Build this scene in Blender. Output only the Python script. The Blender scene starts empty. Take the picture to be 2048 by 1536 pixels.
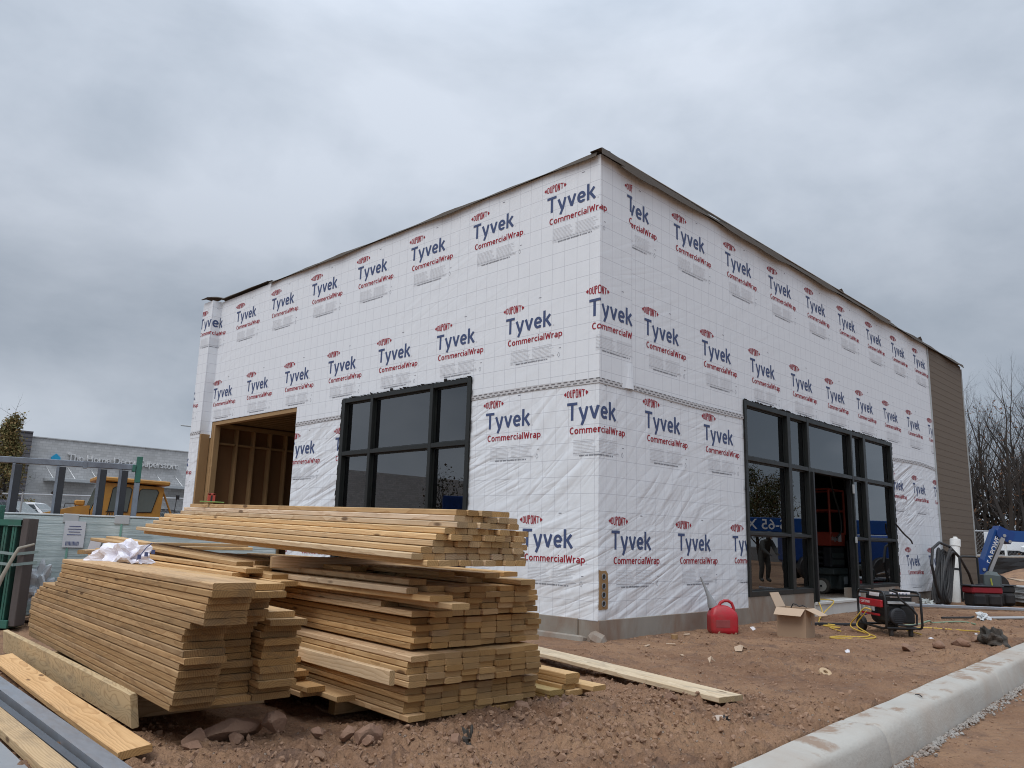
import bpy, bmesh, math, random
import numpy as np
from mathutils import Vector, Matrix, Euler
R = math.radians
rnd = random.Random(7)
scene = bpy.context.scene
col = scene.collection

# ------------------------------------------------------------------ camera
cd = bpy.data.cameras.new('camera'); cam = bpy.data.objects.new('camera', cd); col.objects.link(cam)
cd.sensor_width = 36; cd.lens = 27.721; cd.clip_start = 0.05; cd.clip_end = 3000
cam.location = (-7.9516, -6.1636, 1.1983)
_yaw, _pit, _rol = R(44.208), R(11.083), R(1.628)
_f = Vector((math.cos(_pit)*math.cos(_yaw), math.cos(_pit)*math.sin(_yaw), math.sin(_pit)))
_r = Vector((math.sin(_yaw), -math.cos(_yaw), 0)); _u = _r.cross(_f)
_r2 = _r*math.cos(_rol)+_u*math.sin(_rol); _u2 = -_r*math.sin(_rol)+_u*math.cos(_rol)
cam.rotation_euler = Matrix((_r2, _u2, -_f)).transposed().to_euler()
scene.camera = cam

# ------------------------------------------------------------------ node helper
class NT:
    def __init__(s, tree): s.t = tree; s.n = tree.nodes; s.l = tree.links
    def put(s, sock, v):
        if isinstance(v, bpy.types.NodeSocket): s.l.new(v, sock)
        elif v is not None:
            if sock.type == 'RGBA' and hasattr(v, '__len__') and len(v) == 3: v = (*v, 1)
            sock.default_value = v
    def node(s, typ, props=None, **ins):
        n = s.n.new(typ)
        for k, v in (props or {}).items(): setattr(n, k, v)
        for k, v in ins.items(): s.put(n.inputs[k.replace('_', ' ')], v)
        return n
    def math(s, op, a, b=None, c=None, clamp=False):
        n = s.n.new('ShaderNodeMath'); n.operation = op; n.use_clamp = clamp
        s.put(n.inputs[0], a); s.put(n.inputs[1], b)
        if c is not None: s.put(n.inputs[2], c)
        return n.outputs[0]
    def mix(s, f, a, b, mode='MIX'):
        n = s.n.new('ShaderNodeMix'); n.data_type = 'RGBA'; n.blend_type = mode
        s.put(n.inputs[0], f); s.put(n.inputs[6], a); s.put(n.inputs[7], b); return n.outputs[2]
    def noise(s, vec, scale, detail=4, rough=.55, dist=0):
        n = s.n.new('ShaderNodeTexNoise'); s.put(n.inputs['Vector'], vec)
        for k, v in (('Scale', scale), ('Detail', detail), ('Roughness', rough), ('Distortion', dist)): n.inputs[k].default_value = v
        return n.outputs['Fac']
    def ramp(s, f, lo, hi, a=0.0, b=1.0):
        n = s.n.new('ShaderNodeMapRange'); n.clamp = True
        s.put(n.inputs[0], f)
        for i, v in enumerate((lo, hi, a, b)): s.put(n.inputs[i+1], v)
        return n.outputs[0]
    def xyz(s, x=0, y=0, z=0):
        n = s.n.new('ShaderNodeCombineXYZ'); s.put(n.inputs[0], x); s.put(n.inputs[1], y); s.put(n.inputs[2], z); return n.outputs[0]
    def sep(s, v):
        n = s.n.new('ShaderNodeSeparateXYZ'); s.put(n.inputs[0], v); return n.outputs
    def vmul(s, v, m):
        n = s.n.new('ShaderNodeVectorMath'); n.operation = 'MULTIPLY'; s.put(n.inputs[0], v); s.put(n.inputs[1], m); return n.outputs[0]
    def vadd(s, v, m):
        n = s.n.new('ShaderNodeVectorMath'); n.operation = 'ADD'; s.put(n.inputs[0], v); s.put(n.inputs[1], m); return n.outputs[0]
    def bump(s, h, strength, dist, normal=None):
        n = s.n.new('ShaderNodeBump'); s.put(n.inputs['Height'], h); n.inputs['Strength'].default_value = strength
        n.inputs['Distance'].default_value = dist
        if normal is not None: s.put(n.inputs['Normal'], normal)
        return n.outputs[0]

# ------------------------------------------------------------------ world: overcast sky, soft sun
SUN_EL, SUN_AZ = 56, 192       # compass-like angle of the sun seen from above, degrees from +X
world = bpy.data.worlds.new('World'); scene.world = world; world.use_nodes = True
w = NT(world.node_tree); w.n.clear()
sky = w.node('ShaderNodeTexSky', dict(sky_type='NISHITA', sun_disc=False, sun_elevation=R(SUN_EL), sun_rotation=R(90-SUN_AZ)))
tc = w.node('ShaderNodeTexCoord').outputs['Generated']
dx, dy, dz = w.sep(tc)
den = w.math('ADD', w.math('MAXIMUM', dz, 0.0), 0.50)
cl = w.xyz(w.math('DIVIDE', dx, den), w.math('DIVIDE', dy, den), w.math('MULTIPLY', dz, 1.4))
big = w.noise(w.vadd(cl, (3.1, 1.7, 0.4)), 0.95, 3, .5, .15)
mid = w.noise(w.vadd(cl, (7.3, 2.2, 1.0)), 2.6, 6, .55, .2)
mixn = w.math('ADD', w.math('MULTIPLY', big, .55), w.math('MULTIPLY', mid, .45))
fac = w.ramp(mixn, .40, .60)
cloud = w.mix(fac, (2.62, 3.06, 3.66), (4.62, 5.04, 5.70))
grad = w.math('ADD', w.ramp(dz, 0.0, .55, .94, 1.34), w.ramp(dz, .55, 1.0, 0.0, 2.1))                 # overcast: zenith brighter than horizon
bandx = w.math('DIVIDE', w.math('SUBTRACT', dz, .24), .13)
low = w.math('SUBTRACT', w.ramp(dz, 0.02, 0.14, 1.14, 1.0), w.math('MULTIPLY', w.math('EXPONENT', w.math('MULTIPLY', w.math('MULTIPLY', bandx, bandx), -1.0)), .17))   # paler just above the horizon, a greyer belt over it
cloud = w.mix(1.0, cloud, w.xyz(w.math('MULTIPLY', grad, low), w.math('MULTIPLY', grad, low), w.math('MULTIPLY', grad, low)), 'MULTIPLY')
skycol = w.mix(.95, sky.outputs[0], cloud)
bg = w.node('ShaderNodeBackground', Color=skycol, Strength=0.1)
w.l.new(bg.outputs[0], w.node('ShaderNodeOutputWorld').inputs[0])
sd = bpy.data.lights.new('sun', 'SUN'); sd.energy = 1.45; sd.angle = R(38); sd.color = (1, .98, .96)
sun = bpy.data.objects.new('sun', sd); col.objects.link(sun)
sdir = Vector((math.cos(R(SUN_EL))*math.cos(R(SUN_AZ)), math.cos(R(SUN_EL))*math.sin(R(SUN_AZ)), math.sin(R(SUN_EL))))
sun.rotation_euler = sdir.to_track_quat('Z', 'Y').to_euler()
scene.view_settings.view_transform = 'Standard'; scene.view_settings.look = 'None'
scene.view_settings.exposure = 0.24; scene.view_settings.gamma = 1.0
scene.cycles.max_bounces = 7; scene.cycles.transparent_max_bounces = 12
scene.cycles.filter_width = 1.05; scene.cycles.use_denoising = True
scene.cycles.caustics_reflective = False; scene.cycles.caustics_refractive = False

# ------------------------------------------------------------------ object helpers
def tag(o, label=None, cat=None, group=None, kind=None):
    for k, v in (('label', label), ('category', cat), ('group', group), ('kind', kind)):
        if v: o[k] = v
    return o
def thing(name, loc, label, cat, group=None, rz=0):
    o = bpy.data.objects.new(name, None); col.objects.link(o); o.empty_display_size = .1
    o.location = loc; o.rotation_euler = (0, 0, rz)
    return tag(o, label, cat, group)
def copy_tree(o, parent=None):
    c = o.copy(); col.objects.link(c)
    if parent: c.parent = parent; c.matrix_parent_inverse = o.matrix_parent_inverse
    for ch in o.children: copy_tree(ch, c)
    return c
class MB:
    def __init__(s): s.v = []; s.f = []; s.m = []; s.M = Matrix.Identity(4); s.mi = 0
    def add(s, vs, fs, mi=None):
        b = len(s.v)
        s.v += [tuple(s.M @ Vector(p)) for p in vs]
        s.f += [tuple(b+i for i in f) for f in fs]; s.m += [s.mi if mi is None else mi]*len(fs); return s
    def box(s, c, d, rot=(0, 0, 0), ch=0.0, mi=None):
        x, y, z = d[0]/2, d[1]/2, d[2]/2
        T = Matrix.Translation(c) @ Euler(rot).to_matrix().to_4x4()
        if ch <= 0:
            vs = [(sx*x, sy*y, sz*z) for sx in (-1, 1) for sy in (-1, 1) for sz in (-1, 1)]
            fs = [(0, 1, 3, 2), (4, 6, 7, 5), (0, 4, 5, 1), (2, 3, 7, 6), (0, 2, 6, 4), (1, 5, 7, 3)]
        else:
            ch = min(ch, x*.9, y*.9, z*.9)
            bm = bmesh.new()
            for sx in (-1, 1):
                for sy in (-1, 1):
                    for sz in (-1, 1):
                        bm.verts.new((sx*x, sy*(y-ch), sz*(z-ch))); bm.verts.new((sx*(x-ch), sy*y, sz*(z-ch))); bm.verts.new((sx*(x-ch), sy*(y-ch), sz*z))
            bmesh.ops.convex_hull(bm, input=bm.verts); bm.verts.index_update()
            vs = [v.co.copy() for v in bm.verts]; fs = [[v.index for v in f.verts] for f in bm.faces]; bm.free()
        return s.add([T @ Vector(p) for p in vs], fs, mi)
    def span(s, a, b, ch=0.0, mi=None):                   # axis-aligned box from corner a to corner b
        return s.box([(p+q)/2 for p, q in zip(a, b)], [abs(q-p) for p, q in zip(a, b)], ch=ch, mi=mi)
    def tube(s, pts, r, n=8, cap=True, mi=None, flat=None):
        pts = [Vector(p) for p in pts]; rs = r if hasattr(r, '__len__') else [r]*len(pts)
        vs, fs = [], []; up = None
        for i, p in enumerate(pts):
            d = (pts[min(i+1, len(pts)-1)] - pts[max(i-1, 0)]).normalized()
            if up is None: up = Vector((0, 0, 1)) if abs(d.z) < .9 else Vector((1, 0, 0))
            a = (up - d*up.dot(d))
            a = a.normalized() if a.length > 1e-5 else d.orthogonal().normalized()
            b = d.cross(a); up = a
            for k in range(n):
                t = 2*math.pi*k/n; vs.append(p + (a*math.cos(t) + b*math.sin(t)*(flat or 1))*rs[i])
        for i in range(len(pts)-1):
            for k in range(n): fs.append((i*n+k, i*n+(k+1) % n, (i+1)*n+(k+1) % n, (i+1)*n+k))
        if cap: fs.append(tuple(range(n-1, -1, -1))); fs.append(tuple((len(pts)-1)*n+k for k in range(n)))
        return s.add(vs, fs, mi)
    def disc(s, c, axis, prof, n=24, mi=None):            # lathe: prof = [(offset along axis, radius)]
        ax = Vector(axis).normalized(); a = ax.orthogonal().normalized(); b = ax.cross(a); vs, fs = [], []
        for (h, r) in prof:
            for k in range(n):
                t = 2*math.pi*k/n; vs.append(Vector(c)+ax*h+(a*math.cos(t)+b*math.sin(t))*r)
        for i in range(len(prof)-1):
            for k in range(n): fs.append((i*n+k, i*n+(k+1) % n, (i+1)*n+(k+1) % n, (i+1)*n+k))
        if prof[0][1] > 1e-4: fs.append(tuple(range(n-1, -1, -1)))
        if prof[-1][1] > 1e-4: fs.append(tuple((len(prof)-1)*n+k for k in range(n)))
        return s.add(vs, fs, mi)
    def prism(s, poly, z0, z1, T=None, mi=None):          # poly in local xy extruded along local z, then T
        n = len(poly); vs = [(x, y, z0) for x, y in poly] + [(x, y, z1) for x, y in poly]
        fs = [tuple(range(n-1, -1, -1)), tuple(range(n, 2*n))] + [(i, (i+1) % n, n+(i+1) % n, n+i) for i in range(n)]
        if T is not None: vs = [T @ Vector(p) for p in vs]
        return s.add(vs, fs, mi)
    def build(s, name, mats, parent=None, smooth=False, local=True, merge=False):
        me = bpy.data.meshes.new(name); me.from_pydata(s.v, [], s.f)
        for m in (mats if isinstance(mats, (list, tuple)) else [mats]): me.materials.append(m)
        me.polygons.foreach_set('material_index', s.m)
        bm = bmesh.new(); bm.from_mesh(me)
        if merge: bmesh.ops.remove_doubles(bm, verts=bm.verts, dist=1e-4)
        bmesh.ops.recalc_face_normals(bm, faces=bm.faces); bm.to_mesh(me); bm.free()
        if smooth:
            me.polygons.foreach_set('use_smooth', [True]*len(me.polygons))
            try: me.set_sharp_from_angle(angle=R(40))
            except Exception: pass
        o = bpy.data.objects.new(name, me); col.objects.link(o)
        if parent is not None: o.parent = parent
        return o
def frame(px, py, pz=(0, 0, 0)):                          # matrix with local x=px, y=py, z=px×py at origin pz
    px, py = Vector(px).normalized(), Vector(py).normalized(); z = px.cross(py)
    m = Matrix((px, py, z)).transposed().to_4x4(); m.translation = pz; return m

# ------------------------------------------------------------------ materials
def mat(name, base, rough=.6, metal=0, var=.12, scale=6, bump=0, dirt=None, dirt_amt=.5, spec=.5, stretch=(1, 1, 1), world_co=False, coat=0, bscale=None):
    m = bpy.data.materials.new(name); m.use_nodes = True; t = NT(m.node_tree); b = t.n['Principled BSDF']
    co = t.node('ShaderNodeNewGeometry').outputs['Position'] if world_co else t.node('ShaderNodeTexCoord').outputs['Object']
    co = t.vmul(co, stretch)
    n1 = t.noise(co, scale, 5, .6)
    c = t.mix(n1, [x*(1-var) for x in base], [min(1, x*(1+var)) for x in base])
    if dirt:
        n2 = t.noise(t.vadd(co, (5, 3, 1)), scale*.45, 6, .65, .5)
        c = t.mix(t.math('MULTIPLY', t.ramp(n2, .45, .68), dirt_amt), c, dirt)
    t.put(b.inputs['Base Color'], c); b.inputs['Roughness'].default_value = rough; b.inputs['Metallic'].default_value = metal
    b.inputs['Specular IOR Level'].default_value = spec; b.inputs['Coat Weight'].default_value = coat
    if not metal and rough > .3: t.put(b.inputs['Roughness'], t.ramp(n1, .3, .7, max(0, rough-.08), min(1, rough+.08)))
    if bump: t.put(b.inputs['Normal'], t.bump(t.noise(co, bscale or scale*4, 6, .65), .6, bump))
    return m
M = {}
M['black'] = mat('black_metal', (.012, .013, .014), .45, bump=.001)
M['frame'] = mat('dark_anodised_metal', (.0105, .0125, .0115), .42, var=.15)
M['blackrubber'] = mat('black_rubber', (.016, .016, .017), .55, var=.2, dirt=(.10, .07, .05), dirt_amt=.25)
M['blackcloth'] = mat('black_cloth', (.014, .014, .016), .9, var=.3, dirt=(.10, .07, .05), dirt_amt=.2, bump=.002)
M['redcloth'] = mat('red_cloth', (.22, .012, .02), .9, var=.25, bump=.002)
M['concrete'] = mat('foundation_concrete', (.27, .245, .21), .9, var=.25, scale=3, dirt=(.20, .115, .07), dirt_amt=.85, bump=.004, world_co=True, stretch=(1, 1, .5))
M['slabtop'] = mat('pale_concrete', (.55, .54, .51), .85, var=.1, world_co=True)
M['white'] = mat('white_plastic', (.80, .80, .77), .45, var=.04, dirt=(.45, .36, .28), dirt_amt=.3)
M['whitepaint'] = mat('white_paint', (.78, .79, .80), .35, var=.03)
M['red'] = mat('red_plastic', (.42, .012, .022), .42, var=.15, scale=9, dirt=(.22, .06, .05), dirt_amt=.6, bump=.001)
M['greyplastic'] = mat('grey_plastic', (.27, .28, .29), .5, var=.06)
M['cardboard'] = mat('cardboard', (.36, .25, .165), .85, var=.06, scale=4)
M['cardin'] = mat('cardboard_inside', (.46, .34, .24), .85, var=.05)
M['yellowcord'] = mat('yellow_cord', (.62, .42, .07), .6, var=.15)
M['liftred'] = mat('lift_red_paint', (.36, .05, .028), .5, var=.15)
M['liftgrey'] = mat('lift_dark_paint', (.06, .075, .075), .5, var=.2)
M['wheelwhite'] = mat('wheel_white', (.75, .73, .66), .6, var=.1)
M['blue'] = mat('blue_paint', (.006, .062, .24), .45, var=.12)
M['bluedk'] = mat('deep_blue_paint', (.008, .05, .22), .5, var=.12)
M['green'] = mat('green_paint', (.030, .125, .092), .55, var=.25, scale=5, dirt=(.055, .05, .045), dirt_amt=.7, bump=.001)
M['steel'] = mat('bluish_steel', (.20, .225, .26), .5, metal=.35, var=.25, scale=5, dirt=(.09, .085, .10), dirt_amt=.6)
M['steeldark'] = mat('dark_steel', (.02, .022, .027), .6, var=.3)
M['yellow'] = mat('machine_yellow', (.42, .21, .04), .45, var=.12, dirt=(.2, .12, .06), dirt_amt=.4)
M['glassdark'] = mat('dark_window_glass', (.02, .028, .03), .08, spec=.9, var=.1)
M['glassgrey'] = mat('cab_window_glass', (.10, .125, .125), .12, spec=.8, var=.5, scale=1.2, stretch=(1, 1, .3))
M['chrome'] = mat('steel_grey', (.45, .46, .47), .35, metal=.7)
M['asphalt'] = mat('grey_asphalt', (.17, .165, .16), .9, world_co=True, scale=1.5)
M['galv'] = mat('galvanised_steel', (.33, .36, .40), .42, metal=.55, var=.28, scale=7, stretch=(1, 4, 1), dirt=(.30, .22, .16), dirt_amt=.3)
M['galvdark'] = mat('galvanised_steel_dark', (.12, .135, .155), .5, metal=.5, var=.2)
M['paper'] = mat('paper', (.70, .68, .70), .8, var=.06)
M['greypaint'] = mat('grey_paint', (.40, .42, .43), .5, var=.05)
M['blackpaint'] = mat('black_lettering', (.012, .012, .012), .6)
M['lettergrey'] = mat('grey_lettering', (.34, .33, .31), .6)
M['signwhite'] = mat('sign_white', (.60, .60, .60), .6, var=.04)
M['bark'] = mat('bark', (.032, .023, .017), .95, var=.35, scale=3)
M['bark2'] = mat('grey_bark', (.038, .031, .027), .95, var=.3, scale=3)
M['navy'] = mat('navy_ink', (.055, .075, .185), .7, var=.05)
M['redink'] = mat('red_ink', (.33, .022, .035), .7, var=.05)
M['greyink'] = mat('grey_ink', (.42, .43, .47), .7, var=.05)
M['darkink'] = mat('dark_grey_ink', (.19, .20, .23), .7, var=.05)
M['ply'] = mat('plywood', (.30, .185, .085), .8, var=.28, scale=2.2, stretch=(1, 1, .35), bump=.001, world_co=True, dirt=(.17, .09, .035), dirt_amt=.5)
M['stud'] = mat('stud_wood', (.33, .205, .095), .75, var=.25, scale=6, stretch=(3, 3, .35), world_co=True)
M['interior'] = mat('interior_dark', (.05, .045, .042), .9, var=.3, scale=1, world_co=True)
M['tread'] = mat('tyre_grey', (.10, .092, .078), .85, var=.15)

def wood_mat(name, weather):
    m = bpy.data.materials.new(name); m.use_nodes = True; t = NT(m.node_tree); b = t.n['Principled BSDF']
    oi = t.node('ShaderNodeObjectInfo'); co = t.node('ShaderNodeTexCoord').outputs['Object']
    rn = oi.outputs['Random']; x, y, z = t.sep(co)
    r1 = t.math('FRACT', t.math('MULTIPLY', rn, 37.7)); r2 = t.math('FRACT', t.math('MULTIPLY', rn, 91.3))
    shift = t.xyz(t.math('MULTIPLY', rn, 53.0), t.math('MULTIPLY', r1, 17.0), t.math('MULTIPLY', r2, 29.0))
    p = t.vadd(co, shift)
    wob = t.noise(t.vmul(p, (1.1, 2.5, 2.5)), 1.6, 3, .5)
    wob2 = t.noise(t.vmul(p, (1.1, 2.5, 2.5)), 1.3, 3, .5)
    py = t.math('SUBTRACT', t.math('ADD', y, t.math('MULTIPLY', t.math('SUBTRACT', wob, .5), .07)), t.math('SUBTRACT', t.math('MULTIPLY', r1, .16), .08))
    pz = t.math('SUBTRACT', t.math('ADD', z, t.math('MULTIPLY', t.math('SUBTRACT', wob2, .5), .07)), t.math('SUBTRACT', t.math('MULTIPLY', r2, .14), .11))
    rr = t.math('SQRT', t.math('ADD', t.math('MULTIPLY', py, py), t.math('MULTIPLY', pz, pz)))
    ring = t.math('FRACT', t.math('MULTIPLY', rr, 78.0)); ring = t.math('POWER', ring, 2.2)
    fib = t.noise(t.vmul(p, (1.2, 60, 60)), 2.0, 4, .6)
    blot = t.noise(t.vmul(p, (.9, 6, 6)), 1.5, 4, .6)
    c = t.mix(blot, (.54, .365, .178), (.74, .565, .335))
    c = t.mix(t.math('MULTIPLY', ring, .58), c, (.34, .19, .078))
    c = t.mix(t.math('MULTIPLY', t.ramp(fib, .45, .7), .22), c, (.30, .18, .085))
    # knots: sparse dark spots, stretched along the grain
    vo = t.node('ShaderNodeTexVoronoi', Vector=t.vmul(p, (2.6, 9, 9)), Scale=1.0)
    kn = t.ramp(vo.outputs['Distance'], .10, .17, 1, 0)
    sel = t.math('GREATER_THAN', t.sep(vo.outputs['Color'])[0], .66)
    c = t.mix(t.math('MULTIPLY', t.math('MULTIPLY', kn, sel), .8), c, (.085, .04, .018))
    # sawn ends: darker and duller end grain
    nx = t.math('ABSOLUTE', t.sep(t.node('ShaderNodeTexCoord').outputs['Normal'])[0])
    endf = t.math('GREATER_THAN', nx, .8)
    saw = t.noise(t.vmul(p, (1, 22, 70)), 2.2, 3, .6)
    endc = t.mix(saw, (.31, .195, .082), (.49, .34, .16))
    endc = t.mix(t.math('MULTIPLY', ring, .6), endc, (.15, .075, .026))
    c = t.mix(endf, c, endc)
    # weathering and grey stain
    st = t.noise(t.vadd(t.vmul(p, (.7, 3, 3)), (4, 4, 4)), 1.7, 5, .7, .8)
    c = t.mix(t.math('MULTIPLY', t.ramp(st, .50, .72), weather), c, (.15, .12, .085))
    sp = t.noise(t.vmul(p, (3, 9, 9)), 6, 3, .7)
    c = t.mix(t.math('MULTIPLY', t.ramp(sp, .62, .75), weather*.7), c, (.07, .05, .03))
    c = t.mix(1.0, c, oi.outputs['Color'], 'MULTIPLY')
    t.put(b.inputs['Base Color'], c); b.inputs['Roughness'].default_value = .78; b.inputs['Specular IOR Level'].default_value = .3
    t.put(b.inputs['Normal'], t.bump(t.math('ADD', fib, t.math('MULTIPLY', ring, .4)), .35, .0015))
    return m
M['wood'] = wood_mat('sawn_pine', .22)
M['woodold'] = wood_mat('weathered_pine', .6)

P = 1.55; G = P/7                                          # logo repeat and print grid of the house wrap
def fold_normal(t, s, z, amt, streak):
    ridge = lambda ang, sc, off: t.math('ABSOLUTE', t.math('SUBTRACT', t.noise(t.xyz(
        t.math('ADD', t.math('ADD', t.math('MULTIPLY', s, math.cos(R(ang))*sc), t.math('MULTIPLY', z, math.sin(R(ang))*sc)), off),
        t.math('ADD', t.math('MULTIPLY', s, -math.sin(R(ang))*.55), t.math('MULTIPLY', z, math.cos(R(ang))*.55)), 0), 1.0, 2, .5, .25), .5))
    r1 = ridge(-48, 3.4, 0); r2 = ridge(-70, 5.2, 9.7); r3 = ridge(20, 2.2, 4.1)
    mk = t.ramp(t.noise(t.xyz(t.math('MULTIPLY', s, .45), t.math('MULTIPLY', z, .5), 3.3), 1.0, 2, .5), .46, .68)
    mk2 = t.ramp(t.noise(t.xyz(t.math('MULTIPLY', s, .4), t.math('MULTIPLY', z, .4), 8.3), 1.0, 2, .5), .42, .62)
    h = t.math('ADD', t.math('MULTIPLY', r1, mk), t.math('MULTIPLY', r2, mk2)); h = t.math('ADD', h, t.math('MULTIPLY', r3, .35))
    n1 = t.bump(h, min(1, amt), .11*amt)
    cr = t.noise(t.xyz(t.math('MULTIPLY', s, 16), t.math('MULTIPLY', z, 1.1), 0), 1.0, 4, .6)
    cr2 = t.noise(t.xyz(t.math('MULTIPLY', s, 6), t.math('MULTIPLY', z, 6), 2), 1.0, 5, .65)
    return t.bump(t.math('ADD', t.math('MULTIPLY', cr, streak), t.math('MULTIPLY', cr2, .6)), .5, .007, n1)
def facade_coords(t):
    x, y, z = t.sep(t.node('ShaderNodeNewGeometry').outputs['Position'])
    return t.math('SUBTRACT', x, y), z
def wrap_mat(name, ps, pz, amt, streak):
    m = bpy.data.materials.new(name); m.use_nodes = True; t = NT(m.node_tree); b = t.n['Principled BSDF']
    s, z = facade_coords(t)
    def ln(v, ph, hw):
        f = t.math('FRACT', t.math('ADD', t.math('DIVIDE', t.math('SUBTRACT', v, ph), G), 100.5))
        return t.math('LESS_THAN', t.math('ABSOLUTE', t.math('SUBTRACT', f, .5)), hw/G)
    l = t.math('MAXIMUM', ln(s, ps, .0032), ln(z, pz, .0036))
    n = t.noise(t.xyz(t.math('MULTIPLY', s, 9), t.math('MULTIPLY', z, 1.4), 0), 1.0, 5, .65)
    c = t.mix(n, (.70, .735, .775), (.785, .815, .85))
    dirt = t.math('MULTIPLY', t.ramp(z, .25, .95, 1, 0), t.ramp(t.noise(t.xyz(s, z, 0), 3.0, 5, .65), .45, .7))
    c = t.mix(t.math('MULTIPLY', dirt, .35), c, (.50, .40, .33))
    c = t.mix(t.math('MULTIPLY', l, .50), c, (.33, .34, .39))
    t.put(b.inputs['Base Color'], c); b.inputs['Roughness'].default_value = .5; b.inputs['Specular IOR Level'].default_value = .35
    t.put(b.inputs['Normal'], fold_normal(t, s, z, amt, streak)); return m
def ink_mat(name, c, amt):
    m = bpy.data.materials.new(name); m.use_nodes = True; t = NT(m.node_tree); b = t.n['Principled BSDF']
    s, z = facade_coords(t)
    n = t.noise(t.xyz(t.math('MULTIPLY', s, 30), t.math('MULTIPLY', z, 30), 0), 1.0, 4, .65)
    t.put(b.inputs['Base Color'], t.mix(n, [q*.92 for q in c], [q*1.1 for q in c]))
    b.inputs['Roughness'].default_value = .6; b.inputs['Specular IOR Level'].default_value = .25
    t.put(b.inputs['Normal'], fold_normal(t, s, z, amt, 1.0)); return m
INK = [ink_mat('navy_print', (.062, .088, .185), .2), ink_mat('red_print', (.31, .022, .034), .2), ink_mat('pale_grey_print', (.64, .66, .695), .2), ink_mat('grey_print', (.24, .25, .285), .2)]

def glass_mat(name, tint, base_refl):
    m = bpy.data.materials.new(name); m.use_nodes = True; t = NT(m.node_tree); t.n.clear()
    tr = t.node('ShaderNodeBsdfTransparent', Color=tint); gl = t.node('ShaderNodeBsdfGlossy', Color=(.86, .88, .90), Roughness=.004)
    fr = t.node('ShaderNodeFresnel', IOR=1.5).outputs[0]
    f = t.math('ADD', t.math('MULTIPLY', fr, 1.35), base_refl, clamp=True)
    n = t.noise(t.node('ShaderNodeNewGeometry').outputs['Position'], .7, 1, .5)
    bm = t.bump(n, .25, .012); 
    mx = t.node('ShaderNodeMixShader'); t.put(mx.inputs[0], f); t.l.new(tr.outputs[0], mx.inputs[1]); t.l.new(gl.outputs[0], mx.inputs[2])
    t.l.new(mx.outputs[0], t.node('ShaderNodeOutputMaterial').inputs[0]); return m
M['glass'] = glass_mat('storefront_glass', (.58, .61, .61), .10)

# ------------------------------------------------------------------ printed lettering (stroked letters, each stroke a hair in front of the last)
def arc(cx, cy, rx, ry, a0, a1, n=12):
    return [(cx+rx*math.cos(R(a0+(a1-a0)*i/n)), cy+ry*math.sin(R(a0+(a1-a0)*i/n))) for i in range(n+1)]
def glyph(c, t):                                           # x-height 1, capitals 1.4; returns (width, [(points)])
    h = t/2
    L = lambda *p: list(p)
    if c == 'T': return .86, [L((0, 1.4-h), (.86, 1.4-h)), L((.43, 0), (.43, 1.4-t))]
    if c == 'y': return .80, [L((h*.8, 1), (.43, .02)), L((.80-h*.8, 1), (.50, .12), (.27, -.40))]
    if c == 'v': return .78, [L((h*.8, 1), (.39, .06)), L((.78-h*.8, 1), (.39, .0))]
    if c == 'e': return .76, [[(h, .50), (.76-h, .50)] , arc(.38, .5, .38-h, .5-h, 0, 300, 18)+[(.66, h*1.15)]]
    if c == 'k': return .78, [L((h, 0), (h, 1.4)), L((.74-h, 1), (t*1.05, .50)), L((t*1.3, .62), (.80-h, 0))]
    if c == 'C': return .80, [arc(.47, .7, .47-h, .7-h, 52, 308, 18)]
    if c == 'o': return .80, [arc(.40, .5, .40-h, .5-h, 0, 360, 20)]
    if c == 'm': return 1.20, [L((h, 0), (h, 1)), arc(.36, .66, .36-h, .34-h, 165, 0, 8)+[(.72-h, 0)], arc(.84, .66, .36-h, .34-h, 150, 0, 8)+[(1.20-h, 0)]]
    if c == 'r': return .50, [L((h, 0), (h, 1)), arc(.46, .60, .46-h, .40-h, 165, 80, 6)]
    if c == 'c': return .64, [arc(.42, .5, .42-h, .5-h, 55, 305, 14)]
    if c == 'i': return t, [L((h, 0), (h, 1)), L((h, 1.18), (h, 1.38))]
    if c == 'a': return .72, [arc(.34, .68, .38-h, .32-h, 125, 0, 8)+[(.72-h, 0)], arc(.34, .29, .34-h, .29-h*.7, 0, 360, 14)]
    if c == 'l': return t, [L((h, 0), (h, 1.42))]
    if c == 'W': return 1.26, [L((h, 1.4), (.34, 0)), L((.34, 0), (.63, 1.2)), L((.63, 1.2), (.92, 0)), L((.92, 0), (1.26-h, 1.4))]
    if c == 'p': return .80, [L((h, -.40), (h, 1)), arc(.40, .5, .40-h, .5-h, 0, 360, 16)]
    if c == 'D': return .62, [L((h, 0), (h, 1.4)), [(h, 1.4-h)]+arc(.30, 1.05, .32-h, .35-h, 90, 0, 6)+arc(.30, .35, .32-h, .35-h, 0, -90, 6)+[(h, h)]]
    if c == 'U': return .60, [[(h, 1.4)]+arc(.30, .32, .30-h, .32-h, 180, 360, 10)+[(.60-h, 1.4)]]
    if c == 'P': return .58, [L((h, 0), (h, 1.4)), [(h, 1.4-h)]+arc(.28, 1.08, .30-h, .32-h, 90, -90, 8)+[(h, .76+h)]]
    if c == 'O': return .62, [arc(.31, 1.07, .31-h, .33-h, 0, 180, 8)+arc(.31, .33, .31-h, .33-h, 180, 360, 8)+[(.62-h, 1.07)]]
    if c == 'N': return .62, [L((h, 0), (h, 1.4)), L((h, 1.36), (.62-h, .04)), L((.62-h, 0), (.62-h, 1.4))]
    return .4, []
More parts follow.
